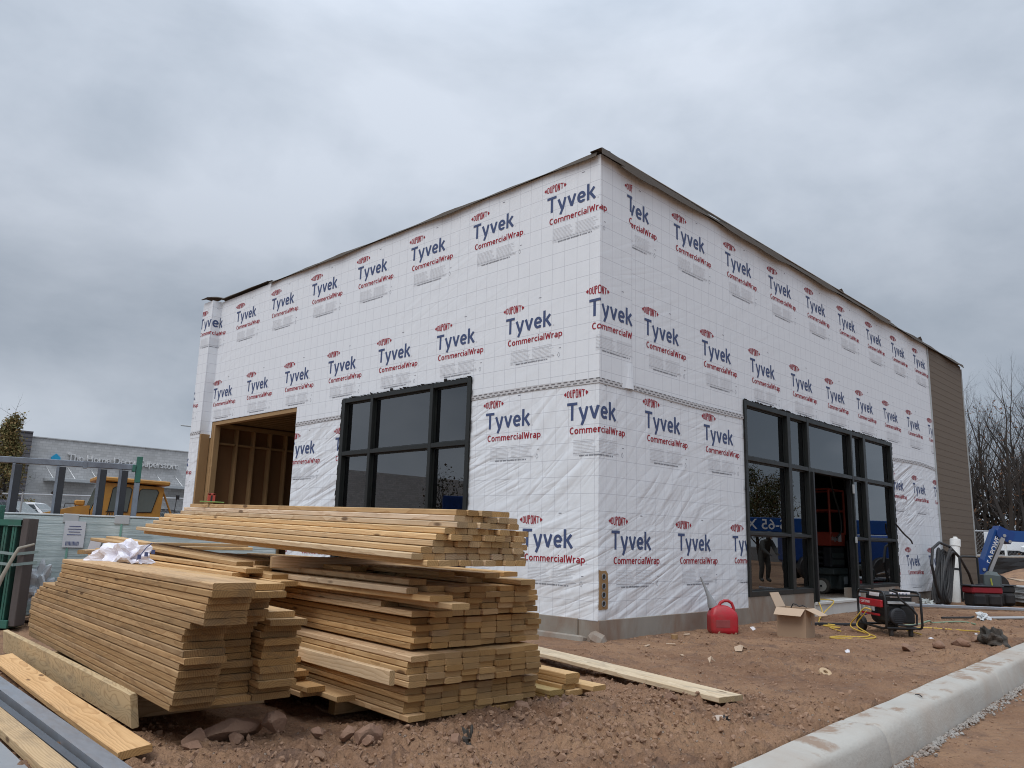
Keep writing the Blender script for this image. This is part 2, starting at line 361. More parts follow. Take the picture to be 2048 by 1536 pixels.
def ribbon(pts, t):                                        # centre line -> quads with mitred joints
    n = len(pts); closed = math.dist(pts[0], pts[-1]) < 1e-6; out = []; left = []; right = []
    def nrm(a, b):
        d = math.dist(a, b) or 1; return (-(b[1]-a[1])/d, (b[0]-a[0])/d)
    for i in range(n):
        if closed and i in (0, n-1): n0, n1 = nrm(pts[n-2], pts[n-1]), nrm(pts[0], pts[1])
        else:
            n0 = nrm(pts[max(i-1, 0)], pts[max(i-1, 0)+1]); n1 = nrm(pts[min(i, n-2)], pts[min(i, n-2)+1])
        mx, my = n0[0]+n1[0], n0[1]+n1[1]; k = t/2*2/max(mx*mx+my*my, .8)
        left.append((pts[i][0]+mx*k, pts[i][1]+my*k)); right.append((pts[i][0]-mx*k, pts[i][1]-my*k))
    for i in range(n-1): out.append([right[i], right[i+1], left[i+1], left[i]])
    return out
def word(text, t, gap, x0, x1, y0, unit):                  # fits the word between x0 and x1, baseline y0, x-height = unit
    polys = []; x = 0
    for c in text:
        wd, st = glyph(c, t)
        for s in st: polys.append([[(px+x, py) for px, py in q] for q in ribbon(s, t)])
        x += wd+gap
    x -= gap; k = (x1-x0)/x
    return [[[(x0+px*k, y0+py*unit) for px, py in q] for q in s] for s in polys]
LOGO = []                                                  # (material index, layer, quad) round the centre of the oval
def _logo():
    lay = 0
    for s in word('DUPONT', .20, .115, -.70*G, .70*G, -.245*G, .35*G):
        for q in s:
            LOGO.append((1, lay, [(u, v*(1.12-.42*(abs(u)/(.72*G))**1.8)) for u, v in q]))
        lay = (lay+1) % 12
    for sg in (-1, 1): LOGO.append((1, lay, [(sg*.95*G, 0), (sg*.78*G, -.14*G), (sg*.73*G, 0), (sg*.78*G, .14*G)]))
    for s in word('Tyvek', .215, .10, -.67*G, 3.33*G, -1.62*G, .77*G):
        for q in s: LOGO.append((0, lay, q))
        lay = (lay+1) % 12
    for s in word('CommercialWrap', .215, .13, -.45*G, 4.22*G, -2.44*G, .30*G):
        for q in s: LOGO.append((1, lay, q))
        lay = (lay+1) % 12
    rect = lambda a, b, c, d: [(a, b), (c, b), (c, d), (a, d)]
    LOGO.append((2, 0, rect(3.44*G, -1.66*G, 3.54*G, -1.56*G))); LOGO.append((2, 0, rect(4.28*G, -2.46*G, 4.36*G, -2.38*G)))
    r = random.Random(3); y = -2.80*G
    for i in range(9):
        LOGO.append((2, 0, rect(-.17*G, y-.021*G, (1.25+.3*r.random())*G, y))); LOGO.append((2, 0, rect(1.72*G, y-.021*G, (3.1+.5*r.random())*G, y))); y -= .085*G
    for i in range(3): LOGO.append((2 if i else 3, 0, rect(-.17*G, y-.020*G, (3.6-1.2*(i == 2))*G, y))); y -= .07*G
    # the telephone line: short grey letters-sized marks
    x = .30*G
    while x < 3.0*G:
        wd = r.choice((.05, .07, .09))*G; LOGO.append((3, 0, rect(x, -3.78*G, x+wd, -3.70*G))); x += wd+r.choice((.02, .02, .06))*G
    LOGO.append((3, 0, rect(2.2*G, .36*G, 2.42*G, .41*G))); LOGO.append((3, 0, rect(3.95*G, -3.18*G, 4.12*G, -3.14*G)))
    for a, b in (((3.85, -3.6), (3.95, -3.42)), ((3.95, -3.42), (4.05, -3.6)), ((4.05, -3.6), (3.95, -3.74)), ((3.95, -3.74), (3.85, -3.6))):
        for q in ribbon([(a[0]*G, a[1]*G), (b[0]*G, b[1]*G)], .018*G): LOGO.append((3, 1, q))
_logo()
def clip(poly, lo, hi, ax):
    for sgn, lim in ((1, lo), (-1, -hi)):
        out = []
        for i in range(len(poly)):
            a, b = poly[i-1], poly[i]; da, db = sgn*a[ax]-lim, sgn*b[ax]-lim
            if (da >= 0) != (db >= 0):
                k = da/(da-db); out.append((a[0]+(b[0]-a[0])*k, a[1]+(b[1]-a[1])*k))
            if db >= 0: out.append(b)
        poly = out
        if len(poly) < 3: return []
    return poly

# ------------------------------------------------------------------ the building
YP, XP = 11.05, .22                                       # the return wall at the far left: its face and how far it stands out
HTOP = 6.40
def fac(s, z, d):                                          # facade coordinate s (left face negative, corner 0, right face positive), height, distance out
    if s >= -1e-6: return (max(s, 0) - (d if s < 1e-6 else 0), -d, z)
    if s > -YP+1e-6: return (-d, -s, z)
    q = -s-YP
    if q < 1e-6: return (-d, YP-d, z)
    if q < XP-1e-6: return (-q, YP-d, z)
    if q < XP+1e-6: return (-XP-d, YP-d, z)
    return (-XP-d, YP+q-XP, z)
HOLES = [(-10.93, -7.36, -1, 3.585), (-5.78, -2.40, .40, 3.575), (3.82, 10.60, -1, 3.54)]
def cells(s0, s1, z0, z1, holes, extra=()):
    cs = sorted({s0, s1, *[v for h in holes for v in h[:2] if s0 < v < s1], *[v for v in (0, -YP, -YP-XP, *extra) if s0 < v < s1]})
    cz = sorted({z0, z1, *[v for h in holes for v in h[2:] if z0 < v < z1]})
    for a, b in zip(cs, cs[1:]):
        for c, d in zip(cz, cz[1:]):
            m, n = (a+b)/2, (c+d)/2
            if not any(h[0] < m < h[1] and h[2] < n < h[3] for h in holes): yield a, b, c, d
bld = thing('commercial_building', (0, 0, 0), 'large unfinished box-shaped building wrapped in white printed house wrap, with black framed windows', 'building')
def sheet(s0, s1, z0, z1, holes, d, material, logos, label=None, bulge=None, extra=()):
    m = MB(); cl = list(cells(s0, s1, z0, z1, holes, extra))
    for a, b, c, e in cl:
        na, nc = max(1, round((b-a)/.25)), max(1, round((e-c)/.25))
        for i in range(na):
            for j in range(nc):
                q = [(a+(b-a)*i/na, c+(e-c)*j/nc), (a+(b-a)*(i+1)/na, c+(e-c)*j/nc), (a+(b-a)*(i+1)/na, c+(e-c)*(j+1)/nc), (a+(b-a)*i/na, c+(e-c)*(j+1)/nc)]
                m.add([fac(u, v, d+(bulge(u, v) if bulge else 0)) for u, v in q], [(0, 1, 2, 3)])
    o = m.build('wrap_sheet', material, bld, merge=True)
    if label: o['label'] = label
    pm = MB()
    for (ls, lz, k0, k1) in logos:
        for k in range(k0, k1+1):
            cs = ls+k*P
            if cs+4.4*G < s0 or cs-G > s1: continue
            for mi, lay, q in LOGO:
                q = [(u+cs, v+lz) for u, v in q]
                us = [p[0] for p in q]; vs = [p[1] for p in q]
                for a, b, c, e in cl:
                    if max(us) <= a or min(us) >= b or max(vs) <= c or min(vs) >= e: continue
                    r = clip(clip(q, a, b, 0), c, e, 1)
                    if r: pm.add([fac(u, v, d+.0022+lay*.00022+(bulge(u, v) if bulge else 0)) for u, v in r], [tuple(range(len(r)))], mi)
    if pm.v: pm.build('lettering', INK, o)
    return o
def rowsz(z, s): return s*P, P*(z+.37625)
ph = lambda ls, lz: (ls-.17*G, lz-.495*G)
WL = wrap_mat('house_wrap_lower', *ph(-.7324*P, 1.456), .8, .6)
WU = wrap_mat('house_wrap_upper', *ph(-.5185*P, 6.141), .30, 1.2)
WR = wrap_mat('house_wrap_right', *ph(1.2598*P, 6.094), .30, 1.2)
WF = wrap_mat('house_wrap_loose', *ph(11.30, 1.21), .9, .6)
r3 = (-1.2444*P, 3.104); r4 = (-.7324*P, 1.456)
sheet(-2.40, 3.82, .235, 3.30, HOLES, .004, WL, [(*r3, -2, 8), (*r4, -2, 8)])
sheet(-7.36, -5.78, .235, 3.30, HOLES, .004, WL, [(-7.36, 3.01, -1, 2), (-6.7, 1.37, -1, 2)])
sheet(-11.73, -11.262, .235, 3.33, HOLES, .004, WL, [(-12.40, 2.95, 0, 1), (-13.3, 1.4, 0, 1)])
sheet(-11.73, .72, 3.22, HTOP, HOLES, .009, WU, [(-.5185*P, 6.141, -9, 1), (-1.0098*P, 4.470, -9, 1)],
      bulge=lambda u, v: .055*math.exp(-((u-.66)/.10)**2-((v-3.32)/.16)**2) if u > .3 else 0, extra=(.3, .45, .55, .62, .68))
sheet(.70, 13.75, 3.22, HTOP, HOLES, .016 if False else .0065, WR, [(1.2598*P, 6.094, -2, 8), (.7489*P, 4.425, -1, 9)])
def loose(u, v):
    k = max(0, 1-(v-.27)/.9); return .008*math.sin(u*5.3)*k + .035*k*k
sheet(10.60, 13.74, .27, 3.24, [], .004, WF, [(10.566, 2.87, 0, 2), (11.335, 1.20, -1, 1)], bulge=loose)
# seam tape with its two rows of dashes
def tape_mat():
    m = bpy.data.materials.new('seam_tape'); m.use_nodes = True; t = NT(m.node_tree); b = t.n['Principled BSDF']
    s, z = facade_coords(t); row = t.math('FRACT', t.math('MULTIPLY', t.math('SUBTRACT', z, 3.0), 1/.036))
    sh = t.math('MULTIPLY', t.math('FLOOR', t.math('MULTIPLY', t.math('SUBTRACT', z, 3.0), 1/.036)), .5)
    f = t.math('FRACT', t.math('ADD', t.math('ADD', t.math('MULTIPLY', s, 1/.11), sh), 100))
    k = t.math('MULTIPLY', t.math('LESS_THAN', f, .62), t.math('LESS_THAN', t.math('ABSOLUTE', t.math('SUBTRACT', row, .5)), .24))
    t.put(b.inputs['Base Color'], t.mix(k, (.52, .52, .53), (.14, .13, .135))); b.inputs['Roughness'].default_value = .5; return m
TAPE = tape_mat()
for a, b, zz in ((-7.36, -5.78, 3.25), (-2.40, .72, 3.25), (.60, 3.82, 3.245), (10.60, 13.74, 3.19), (-11.73, -11.262, 3.32)):
    m = MB(); n = max(2, int((b-a)/.3)); ss = sorted([a+(b-a)*i/n for i in range(n+1)]+[v for v in (0, -YP-XP) if a < v < b])
    for p, q in zip(ss, ss[1:]):
        wv = lambda u: .012*math.sin(u*1.7+a) + (.05*math.sin((u-10.6)*1.0) if a > 10 else 0)
        dd = .016 if a > .5 and a < 1 else .0125
        m.add([fac(p, zz-.036+wv(p), dd), fac(q, zz-.036+wv(q), dd), fac(q, zz+.036+wv(q), dd), fac(p, zz+.036+wv(p), dd)], [(0, 1, 2, 3)])
    m.build('seam_tape', TAPE, bld, merge=True)
# wall body behind the wrap, with the openings cut through it
m = MB()
HB = [(-10.93, -7.36, -1, 3.585), (-5.78, -2.40, .40, 3.575), (3.82, 6.20, .40, 3.54), (6.20, 8.30, -1, 3.54), (8.30, 10.60, .42, 3.54)]
for a, b, c, e in cells(-11.73, 16.70, .0, HTOP, HB):
    m.add([fac(u, v, -.004) for u, v in ((a, c), (b, c), (b, e), (a, e))], [(0, 1, 2, 3)])
for (a, b, c, e) in HB:
    c = max(c, 0)
    A = [fac(u, v, -.004) for u, v in ((a, c), (b, c), (b, e), (a, e))]; B = [fac(u, v, -.20) for u, v in ((a, c), (b, c), (b, e), (a, e))]
    if a == 6.20: sides = (1, 3)
    m.add(A+B, [(0, 1, 5, 4), (1, 2, 6, 5), (2, 3, 7, 6), (3, 0, 4, 7)] if a not in (3.82, 6.20, 8.30) else [(2, 3, 7, 6), (0, 1, 5, 4)] + ([(3, 0, 4, 7)] if a == 3.82 else []) + ([(1, 2, 6, 5)] if a == 8.30 else []))
m.span((16.5, .25, 0), (16.698, 15, HTOP-.01)); m.span((.21, 11.12, 0), (16.5, 11.3, HTOP-.02))
m.build('wall', M['ply'], bld)
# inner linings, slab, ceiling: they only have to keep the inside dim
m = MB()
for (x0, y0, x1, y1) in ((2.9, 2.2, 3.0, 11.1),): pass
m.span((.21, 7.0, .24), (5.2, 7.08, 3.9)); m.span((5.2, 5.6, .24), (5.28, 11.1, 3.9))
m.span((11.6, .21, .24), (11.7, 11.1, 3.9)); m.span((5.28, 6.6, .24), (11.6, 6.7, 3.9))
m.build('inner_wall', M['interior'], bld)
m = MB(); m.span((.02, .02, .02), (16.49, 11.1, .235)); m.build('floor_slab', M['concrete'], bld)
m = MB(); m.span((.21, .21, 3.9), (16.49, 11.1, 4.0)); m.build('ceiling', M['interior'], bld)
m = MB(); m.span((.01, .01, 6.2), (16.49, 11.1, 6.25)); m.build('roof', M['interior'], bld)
# foundation: strip under the wrap, curbs under the shop windows, threshold
for q0, q1 in (((-.001, -.022, -.3), (3.82, .30, .245)), ((3.822, -.022, -.3), (6.20, .28, .405)), ((8.30, -.026, -.3), (10.60, .28, .425)), ((10.602, -.022, -.3), (16.72, .30, .27)), ((-.024, .301, -.3), (.28, 11.7, .245))):
    m = MB(); m.span(q0, q1, ch=.006); m.build('foundation', M['concrete'], bld)
m = MB(); m.box((-.10, 1.9, .0), (.20, 3.6, .10), rot=(0, .22, .01), ch=.02); m.build('footing_ledge', M['concrete'], bld)
m = MB(); m.box((-.02, .0, .0), (.20, .22, .20), rot=(.45, -.35, .3), ch=.05); m.build('broken_concrete', M['concrete'], bld)
m = MB(); m.span((6.21, -.06, .19), (8.29, .3, .237), ch=.006); m.span((6.20, -.035, -.3), (8.30, .30, .188)); m.build('threshold', M['slabtop'], bld)
# siding: fibre-cement boards, each lapped over the one below
SID = mat('brown_lap_siding', (.138, .106, .076), .75, var=.10, scale=4, stretch=(1, 1, 9), world_co=True, bump=.0006)
m = MB(); z = .30
while z < HTOP-.05:
    z1 = min(z+.1655, HTOP-.02); ys = -.016
    m.add([(13.79, ys, z), (16.74, ys, z), (16.74, -.012, z1), (13.79, -.012, z1), (13.79, .0, z), (16.74, .0, z), (16.74, .0, z1), (13.79, .0, z1)],
          [(0, 1, 2, 3), (4, 5, 1, 0), (1, 5, 6, 2), (3, 7, 4, 0)])
    z = z1
m.build('siding', SID, bld)
m = MB(); m.span((13.745, -.036, .28), (13.79, .0, HTOP-.02), mi=0); m.span((16.74, -.038, .30), (16.775, .04, HTOP-.1), mi=0); m.build('corner_trim', M['greypaint'], bld)
m = MB(); m.span((13.80, -.045, .255), (16.74, -.002, .30)); m.build('base_flashing', M['white'], bld)
# roof membrane flaps folded over the parapet
FLAP = mat('roof_membrane', (.085, .07, .056), .8, var=.15, scale=2, world_co=True)
def flap(s0, s1, out0, drop, zt, seed, lift=0):
    r = random.Random(seed); n = max(3, int((s1-s0)/.16)); top = []; mid = []; edge = []; tip = []
    ph_ = r.random()*9
    for i in range(n+1):
        s = s0+(s1-s0)*i/n; wv = .5*math.sin(s*1.9+ph_)+.3*math.sin(s*4.3+ph_*2)+.3*(r.random()-.5)
        o = out0*(1+.25*wv); dz = drop*(1+.45*wv)
        top.append(fac(s, zt, -.25)); mid.append(fac(s, zt+.012, -.02)); edge.append(fac(s, zt-.02+.012*wv, o)); tip.append(fac(s, zt-dz, o*1.05+.015))
    m = MB(); L4 = [top, mid, edge, tip]; N = n+1
    vs = [p for l in L4 for p in l]
    fs = [(k*N+i, k*N+i+1, (k+1)*N+i+1, (k+1)*N+i) for k in range(3) for i in range(n)]
    m.add(vs, fs); o = m.build('roof_membrane_flap', FLAP, bld)
    so = o.modifiers.new('thickness', 'SOLIDIFY'); so.thickness = .006; so.offset = 0
    return o
flap(-8.82, -.02, .05, .06, 6.43, 1); flap(-11.05, -8.86, .06, .035, 6.475, 2); flap(-11.7, -11.02, .10, .035, 6.50, 3)
flap(.0, .40, .09, .12, 6.455, 4); flap(.34, 5.6, .085, .115, 6.43, 5); flap(5.5, 11.2, .08, .10, 6.435, 6); flap(11.0, 16.76, .075, .08, 6.43, 8)
PALE = mat('pale_membrane_top', (.62, .60, .54), .8, var=.08, world_co=True)
def top_strip(s0, s1, seed):
    r = random.Random(seed); m = MB(); n = int((s1-s0)/.2); A, B = [], []
    for i in range(n+1):
        s = s0+(s1-s0)*i/n; h = .035+.02*math.sin(s*1.3+seed)+.012*r.random(); A.append(fac(s, 6.447, .085)); B.append(fac(s, 6.455+max(.008, h*(1.6-.09*s)), -.06))
    m.add(A+B, [(i, i+1, n+2+i, n+1+i) for i in range(n)]); o = m.build('pale_membrane_edge', PALE, bld); o.modifiers.new('thickness', 'SOLIDIFY').thickness = .006
top_strip(.36, 11.0, 3)
m = MB(); m.add([(-.09, -.08, 6.44), (.10, -.10, 6.44), (.14, -.02, 6.45), (.02, .16, 6.45), (-.09, .12, 6.44), (-.01, -.03, 6.475)], [(0, 1, 5), (1, 2, 5), (2, 3, 5), (3, 4, 5), (4, 0, 5), (4, 3, 2, 1, 0)])
m.build('membrane_corner', FLAP, bld)
for s in (7.9, 12.9):
    m = MB(); m.add([fac(s, 6.43, .06), fac(s+.35, 6.43, .08), fac(s+.15, 6.50, .10), fac(s+.12, 6.44, -.1)], [(0, 1, 2), (0, 2, 3), (1, 3, 2), (0, 3, 1)]); m.build('membrane_tatter', FLAP, bld)

# shop fronts: black frames with real depth, panes set back
def bar(m, s0, s1, z0, z1, d0=.035, d1=-.10, ch=.004):
    a, b = fac(s0, z0, d0), fac(s1, z1, d1)
    if abs(a[0]-b[0]) < 1e-9 or abs(a[1]-b[1]) < 1e-9: return
    m.span(a, b, ch)
def ragged(s0, s1, z0, z1, seed):                          # torn black flashing that shows round a frame
    r = random.Random(seed); m = MB()
    def edge(p, q, out):
        n = int(math.dist(p, q)/.09); 
        for i in range(n):
            a, b = [(p[0]+(q[0]-p[0])*k/n, p[1]+(q[1]-p[1])*k/n) for k in (i, i+1)]
            h = r.choice((.008, .015, .015, .03, .05 if r.random() < .3 else .02)); h2 = h*r.random()
            m.add([fac(a[0], a[1], .02), fac(b[0], b[1], .02), fac(b[0]+out[0]*h2, b[1]+out[1]*h2, .028+.02*r.random()), fac(a[0]+out[0]*h, a[1]+out[1]*h, .022+.03*r.random())], [(0, 1, 2, 3)])
    edge((s0, z0), (s0, z1), (-1, 0)); edge((s0, z1), (s1, z1), (0, 1)); edge((s1, z1), (s1, z0), (1, 0)); return m
def shopfront(name, S, Z, vbars, hbars, panes, seed, fullside=None):
    m = MB()
    for (a, b, c, d) in vbars: bar(m, a, b, c, d)
    for (a, b, c, d) in hbars: bar(m, a, b, c, d, .032, -.098)
    root = m.build(name, M['frame'], bld)
    for (a, b, c, d) in panes:
        g = MB(); p, q = fac(a+.002, c+.002, -.055), fac(b-.002, d-.002, -.062); g.span(p, q); g.build('pane', M['glass'], root)
        e = MB()
        for (u0, u1, v0, v1) in ((a, a+.02, c, d), (b-.02, b, c, d), (a+.02, b-.02, c, c+.02), (a+.02, b-.02, d-.02, d)): bar(e, u0, u1, v0, v1, -.03, -.05, 0)
        e.build('glazing_bead', M['greyplastic' if False else 'frame'], root)
    ragged(S[0], S[1], Z[0], Z[1], seed).build('ragged_flashing', M['blackcloth'], root)
    return root
f = .085
vx = [(-5.78, -5.78+f), (-4.93, -4.93+.07), (-3.345, -3.345+.07), (-2.40-f, -2.40)]
vb = [(a, b, .41, 3.57) for a, b in vx]
hb = [(vx[i][1], vx[i+1][0], z0, z1) for i in range(3) for z0, z1 in ((3.495, 3.57), (2.55, 2.62), (.41, .49))]
pn = [(vx[i][1], vx[i+1][0], z0, z1) for i in range(3) for z0, z1 in ((.49, 2.55), (2.62, 3.495))]
shopfront('window', (-5.78, -2.40), (.41, 3.57), vb, hb, pn, 1)
vx = [(3.815, 3.815+.08), (5.375, 5.495), (6.19, 6.27), (8.25, 8.32), (8.915, 9.045), (10.525, 10.605)]
vb = [(a, b, .405 if i != 2 and i != 3 else .24, 3.54) for i, (a, b) in enumerate(vx)]
hb = []; pn = []
for i in range(5):
    a, b = vx[i][1], vx[i+1][0]
    hb += [(a, b, 3.46, 3.54), (a, b, 2.555, 2.625)]; pn.append((a, b, 2.625, 3.46))
    if i != 2:
        hb += [(a, b, 1.36, 1.41), (a, b, .405 if i < 2 else .425, .485)]; pn += [(a, b, .485, 1.36), (a, b, 1.41, 2.555)]
ent = shopfront('shop_entrance', (3.815, 10.605), (.41, 3.54), vb, hb, pn, 2)
for q0, q1 in (((6.275, -.01, .25), (6.33, -.075, 2.55)), ((8.19, .0, .25), (8.245, .08, 2.55))):
    m = MB(); m.span(q0, q1); m.build('door_jamb', M['black'], ent)
m = MB(); m.box((8.235, -.045, 2.36), (.05, .03, .18), ch=.004); m.box((8.235, -.045, 1.36), (.05, .03, .12), ch=.004); m.box((8.235, -.045, .36), (.05, .03, .14), ch=.004); m.build('hinge', M['greypaint'], ent)
# framed opening at the far left: posts, studs, plywood, joists
m = MB(); m.span((-.212, 10.99, .25), (-.006, 11.05, 3.30), ch=.004); m.build('sheathing_board', M['ply'], bld)
m = MB(); m.span((-.004, 10.86, .25), (.16, 10.93, 3.56), ch=.004); m.span((.005, 10.79, .25), (.13, 10.858, 3.56), ch=.004); m.build('post', M['stud'], bld)
m = MB()
for k, xx in enumerate((.60, 1.02, 1.44, 1.86, 2.28, 2.7, 3.2, 3.7)): m.span((xx, 10.90, .25), (xx+.04, 11.06, 3.48), ch=.002)
m.span((.17, 10.895, 3.485), (5.2, 11.06, 3.565)); m.build('stud', M['stud'], bld)
m = MB()
for xx in (.20, .645, 1.065, 1.485, 1.905): m.span((xx, 10.92, 3.10), (xx+.37, 11.05, 3.14), ch=.002)
m.build('blocking', M['stud'], bld)
m = MB(); m.span((.17, 11.065, .25), (5.2, 11.085, 3.9)); m.build('plywood_sheathing', mat('shaded_plywood', (.19, .098, .042), .85, var=.3, scale=2.2, stretch=(1, 1, .3), world_co=True), bld)  # shade of the nook is put into this darker plywood colour
m = MB()
for k in range(14): m.span((.21, 7.2+k*.28, 3.60), (5.2, 7.24+k*.28, 3.84))
m.build('joist', M['stud'], bld)
m = MB(); m.span((.004, 7.37, 3.50), (.14, 10.92, 3.58)); m.build('lintel', M['stud'], bld)
m = MB(); m.span((2.02, 10.45, .25), (2.10, 10.6, 3.45)); m.build('white_board', M['whitepaint'], bld)
# notch in the wrap near the corner with four round ports
m = MB(); m.add([fac(u, v, dd) for dd in (.0045, .014) for u, v in ((.010, .37), (.185, .372), (.195, .6), (.185, .80), (.15, .838), (.06, .832), (.012, .845), (.022, .66))],
    [(0, 1, 2, 3, 4, 5, 6, 7), (8, 9, 10, 11, 12, 13, 14, 15)]+[(i, (i+1) % 8, 8+(i+1) % 8, 8+i) for i in range(8)])
pb = m.build('bare_sheathing', M['ply'], bld)
for zz in (.44, .545, .65, .765):
    q = MB(); q.disc((.10, -.0142, zz), (0, -1, 0), [(0, .040), (.006, .040), (.006, .030), (-.02, .028)], 20); q.build('port', M['galv'], pb)
    q = MB(); q.disc((.10, -.016, zz), (0, -1, 0), [(0, .0295), (.0005, .001)], 18); q.build('port_hole', M['black'], pb)

# ------------------------------------------------------------------ ground, road, kerb
def vnoise(x, y, seed):                                    # smooth value noise, numpy
    xi, yi = np.floor(x).astype(np.int64), np.floor(y).astype(np.int64); xf, yf = x-xi, y-yi
    def h(a, b):
        n = (a*374761393 + b*668265263 + seed*974711) & 0x7fffffff
        n = ((n ^ (n >> 13))*1274126177) & 0x7fffffff
        return ((n ^ (n >> 16)) & 0xffff)/65535.0
    u, v = xf*xf*(3-2*xf), yf*yf*(3-2*yf)
    return (h(xi, yi)*(1-u)+h(xi+1, yi)*u)*(1-v)+(h(xi, yi+1)*(1-u)+h(xi+1, yi+1)*u)*v
def fbm(x, y, f, o, seed, ridge=False):
    t = 0; a = 1; s = 0
    for i in range(o):
        n = vnoise(x*f+i*13.7, y*f-i*7.3, seed+i)
        t = t+a*(1-np.abs(2*n-1) if ridge else n); s += a; a *= .52; f *= 2.03
    return t/s
KY = lambda x: -3.80+.047*(x+2.2)                          # back edge of the kerb
def gz(x, y):
    x = np.asarray(x, float); y = np.asarray(y, float)
    near = np.clip(1-(np.hypot(x+3, y+1)-5)/12, .12, 1)
    z = (fbm(x, y, .55, 3, 5)-.5)*.05*near + (fbm(x, y, 3.1, 4, 11)-.5)*.05*near
    cl = np.clip(fbm(x, y, 6.5, 4, 23, True)-.60, 0, 1)*.16
    patch = np.clip((fbm(x, y, .8, 2, 31)-.38)*4, .28, 1)
    front = np.clip(1.25-np.hypot((x+4.6)/3.0, (y+3.0)/1.0), 0, 1)
    rough = np.clip(fbm(x, y, 15, 3, 51, True)-.50, 0, 1)*.11 + (fbm(x, y, 24, 2, 61)-.5)*.022
    z = z + cl*near*np.clip(patch+front, 0, 1) + front*.012 - .012 + rough*np.clip(front*1.6+.55*patch, 0, 1)
    la = (x+4.6)*.0872+(y+2.06)*.9962; aa = (x+4.6)*.9962-(y+2.06)*.0872
    under = np.clip(1.6-np.maximum(np.abs(aa+.10)/.88, np.abs(la-2.2)/1.45), 0, .6)/.6
    z = z*(1-.6*under) - .085*under*under*(3-2*under)
    edge = np.clip((y-KY(x)+.02)/.10, 0, 1)
    road = -.225+(fbm(x, y, 2.2, 4, 41)-.5)*.05
    wall = np.clip(np.minimum(np.where((x > -.3) & (y > -.5), 1, 0), 1), 0, 1)
    z = np.where(wall > 0, z*.25, z)
    far = np.clip((np.hypot(x, y)-60)/40, 0, 1); z = z*(1-far)
    z = z + .06*np.exp(-((x+5.50)/.42)**2-((y+1.62)/.26)**2)
    mound = .9*np.exp(-((x-24.6)/2.6)**2-((y+.4)/1.9)**2)+.7*np.exp(-((x-27.5)/3.2)**2-((y+3.6)/2.4)**2)
    z = z+mound*(.8+.4*fbm(x, y, 1.1, 3, 77))
    return z*edge+road*(1-edge)
def axis(lo, hi, a, b, st):
    v = list(np.arange(lo, hi, st)); s = st; x = lo
    while x > a: s = max(s*1.05 if s < .06 else s*1.12 if x < lo-9 else s, .02); x -= s; v.insert(0, x)
    s = st; x = v[-1]; hi = x
    while x < b: s = max(s*1.05 if s < .06 else s*1.12 if x > hi+9 else s, .02); x += s; v.append(x)
    return np.array(v)
ax_, ay_ = axis(-6.4, -1.6, -900, 900, .02), axis(-3.85, -1.2, -900, 900, .02)
X, Y = np.meshgrid(ax_, ay_); Z = gz(X, Y)
nx_, ny_ = len(ax_), len(ay_)
me = bpy.data.meshes.new('ground'); idx = np.arange(nx_*ny_).reshape(ny_, nx_)
q = np.stack([idx[:-1, :-1], idx[:-1, 1:], idx[1:, 1:], idx[1:, :-1]], -1).reshape(-1, 4)
me.from_pydata(np.stack([X, Y, Z], -1).reshape(-1, 3).tolist(), [], q.tolist())
me.polygons.foreach_set('use_smooth', [True]*len(me.polygons))
def soil_mat(name, k=1.0):
    m = bpy.data.materials.new(name); m.use_nodes = True; t = NT(m.node_tree); b = t.n['Principled BSDF']
    co = t.node('ShaderNodeNewGeometry').outputs['Position']
    n1 = t.noise(co, .8, 5, .6); n2 = t.noise(co, 9, 6, .7); n3 = t.noise(co, 60, 4, .7); n4 = t.noise(t.vmul(co, (1, 1, 1)), 2.6, 5, .65, .6)
    c = t.mix(t.ramp(n1, .38, .62), [x*k for x in (.205, .113, .067)], [x*k for x in (.335, .202, .120)])
    c = t.mix(t.ramp(n4, .52, .68), c, [x*k for x in (.165, .103, .075)])
    c = t.mix(t.math('MULTIPLY', t.ramp(n2, .42, .70), .55), c, [x*k for x in (.315, .195, .125)])
    c = t.mix(t.math('MULTIPLY', t.ramp(n3, .50, .72), .5), c, [x*k for x in (.12, .075, .055)])
    vo = t.node('ShaderNodeTexVoronoi', Vector=co, Scale=34.0); pick = t.math('GREATER_THAN', t.sep(vo.outputs['Color'])[1], .90)
    st = t.math('MULTIPLY', pick, t.ramp(vo.outputs['Distance'], .25, .33, 1, 0))
    c = t.mix(t.math('MULTIPLY', st, .8), c, (.33, .26, .21))
    t.put(b.inputs['Base Color'], c); b.inputs['Roughness'].default_value = .95; b.inputs['Specular IOR Level'].default_value = .15
    h = t.math('ADD', t.math('MULTIPLY', n2, .8), t.math('MULTIPLY', n3, .35)); h = t.math('ADD', h, t.math('MULTIPLY', st, .5))
    vo2 = t.node('ShaderNodeTexVoronoi', Vector=t.vadd(co, t.vmul(t.node('ShaderNodeTexNoise', Vector=co, Scale=7.0).outputs['Color'], (.12, .12, .12))), Scale=11.0)
    h = t.math('ADD', h, t.math('MULTIPLY', vo2.outputs['Distance'], -.55))
    t.put(b.inputs['Normal'], t.bump(h, 1.0, .045)); return m
SOIL = soil_mat('red_brown_soil'); me.materials.append(SOIL)
g = bpy.data.objects.new('ground', me); col.objects.link(g); tag(g, kind='structure')
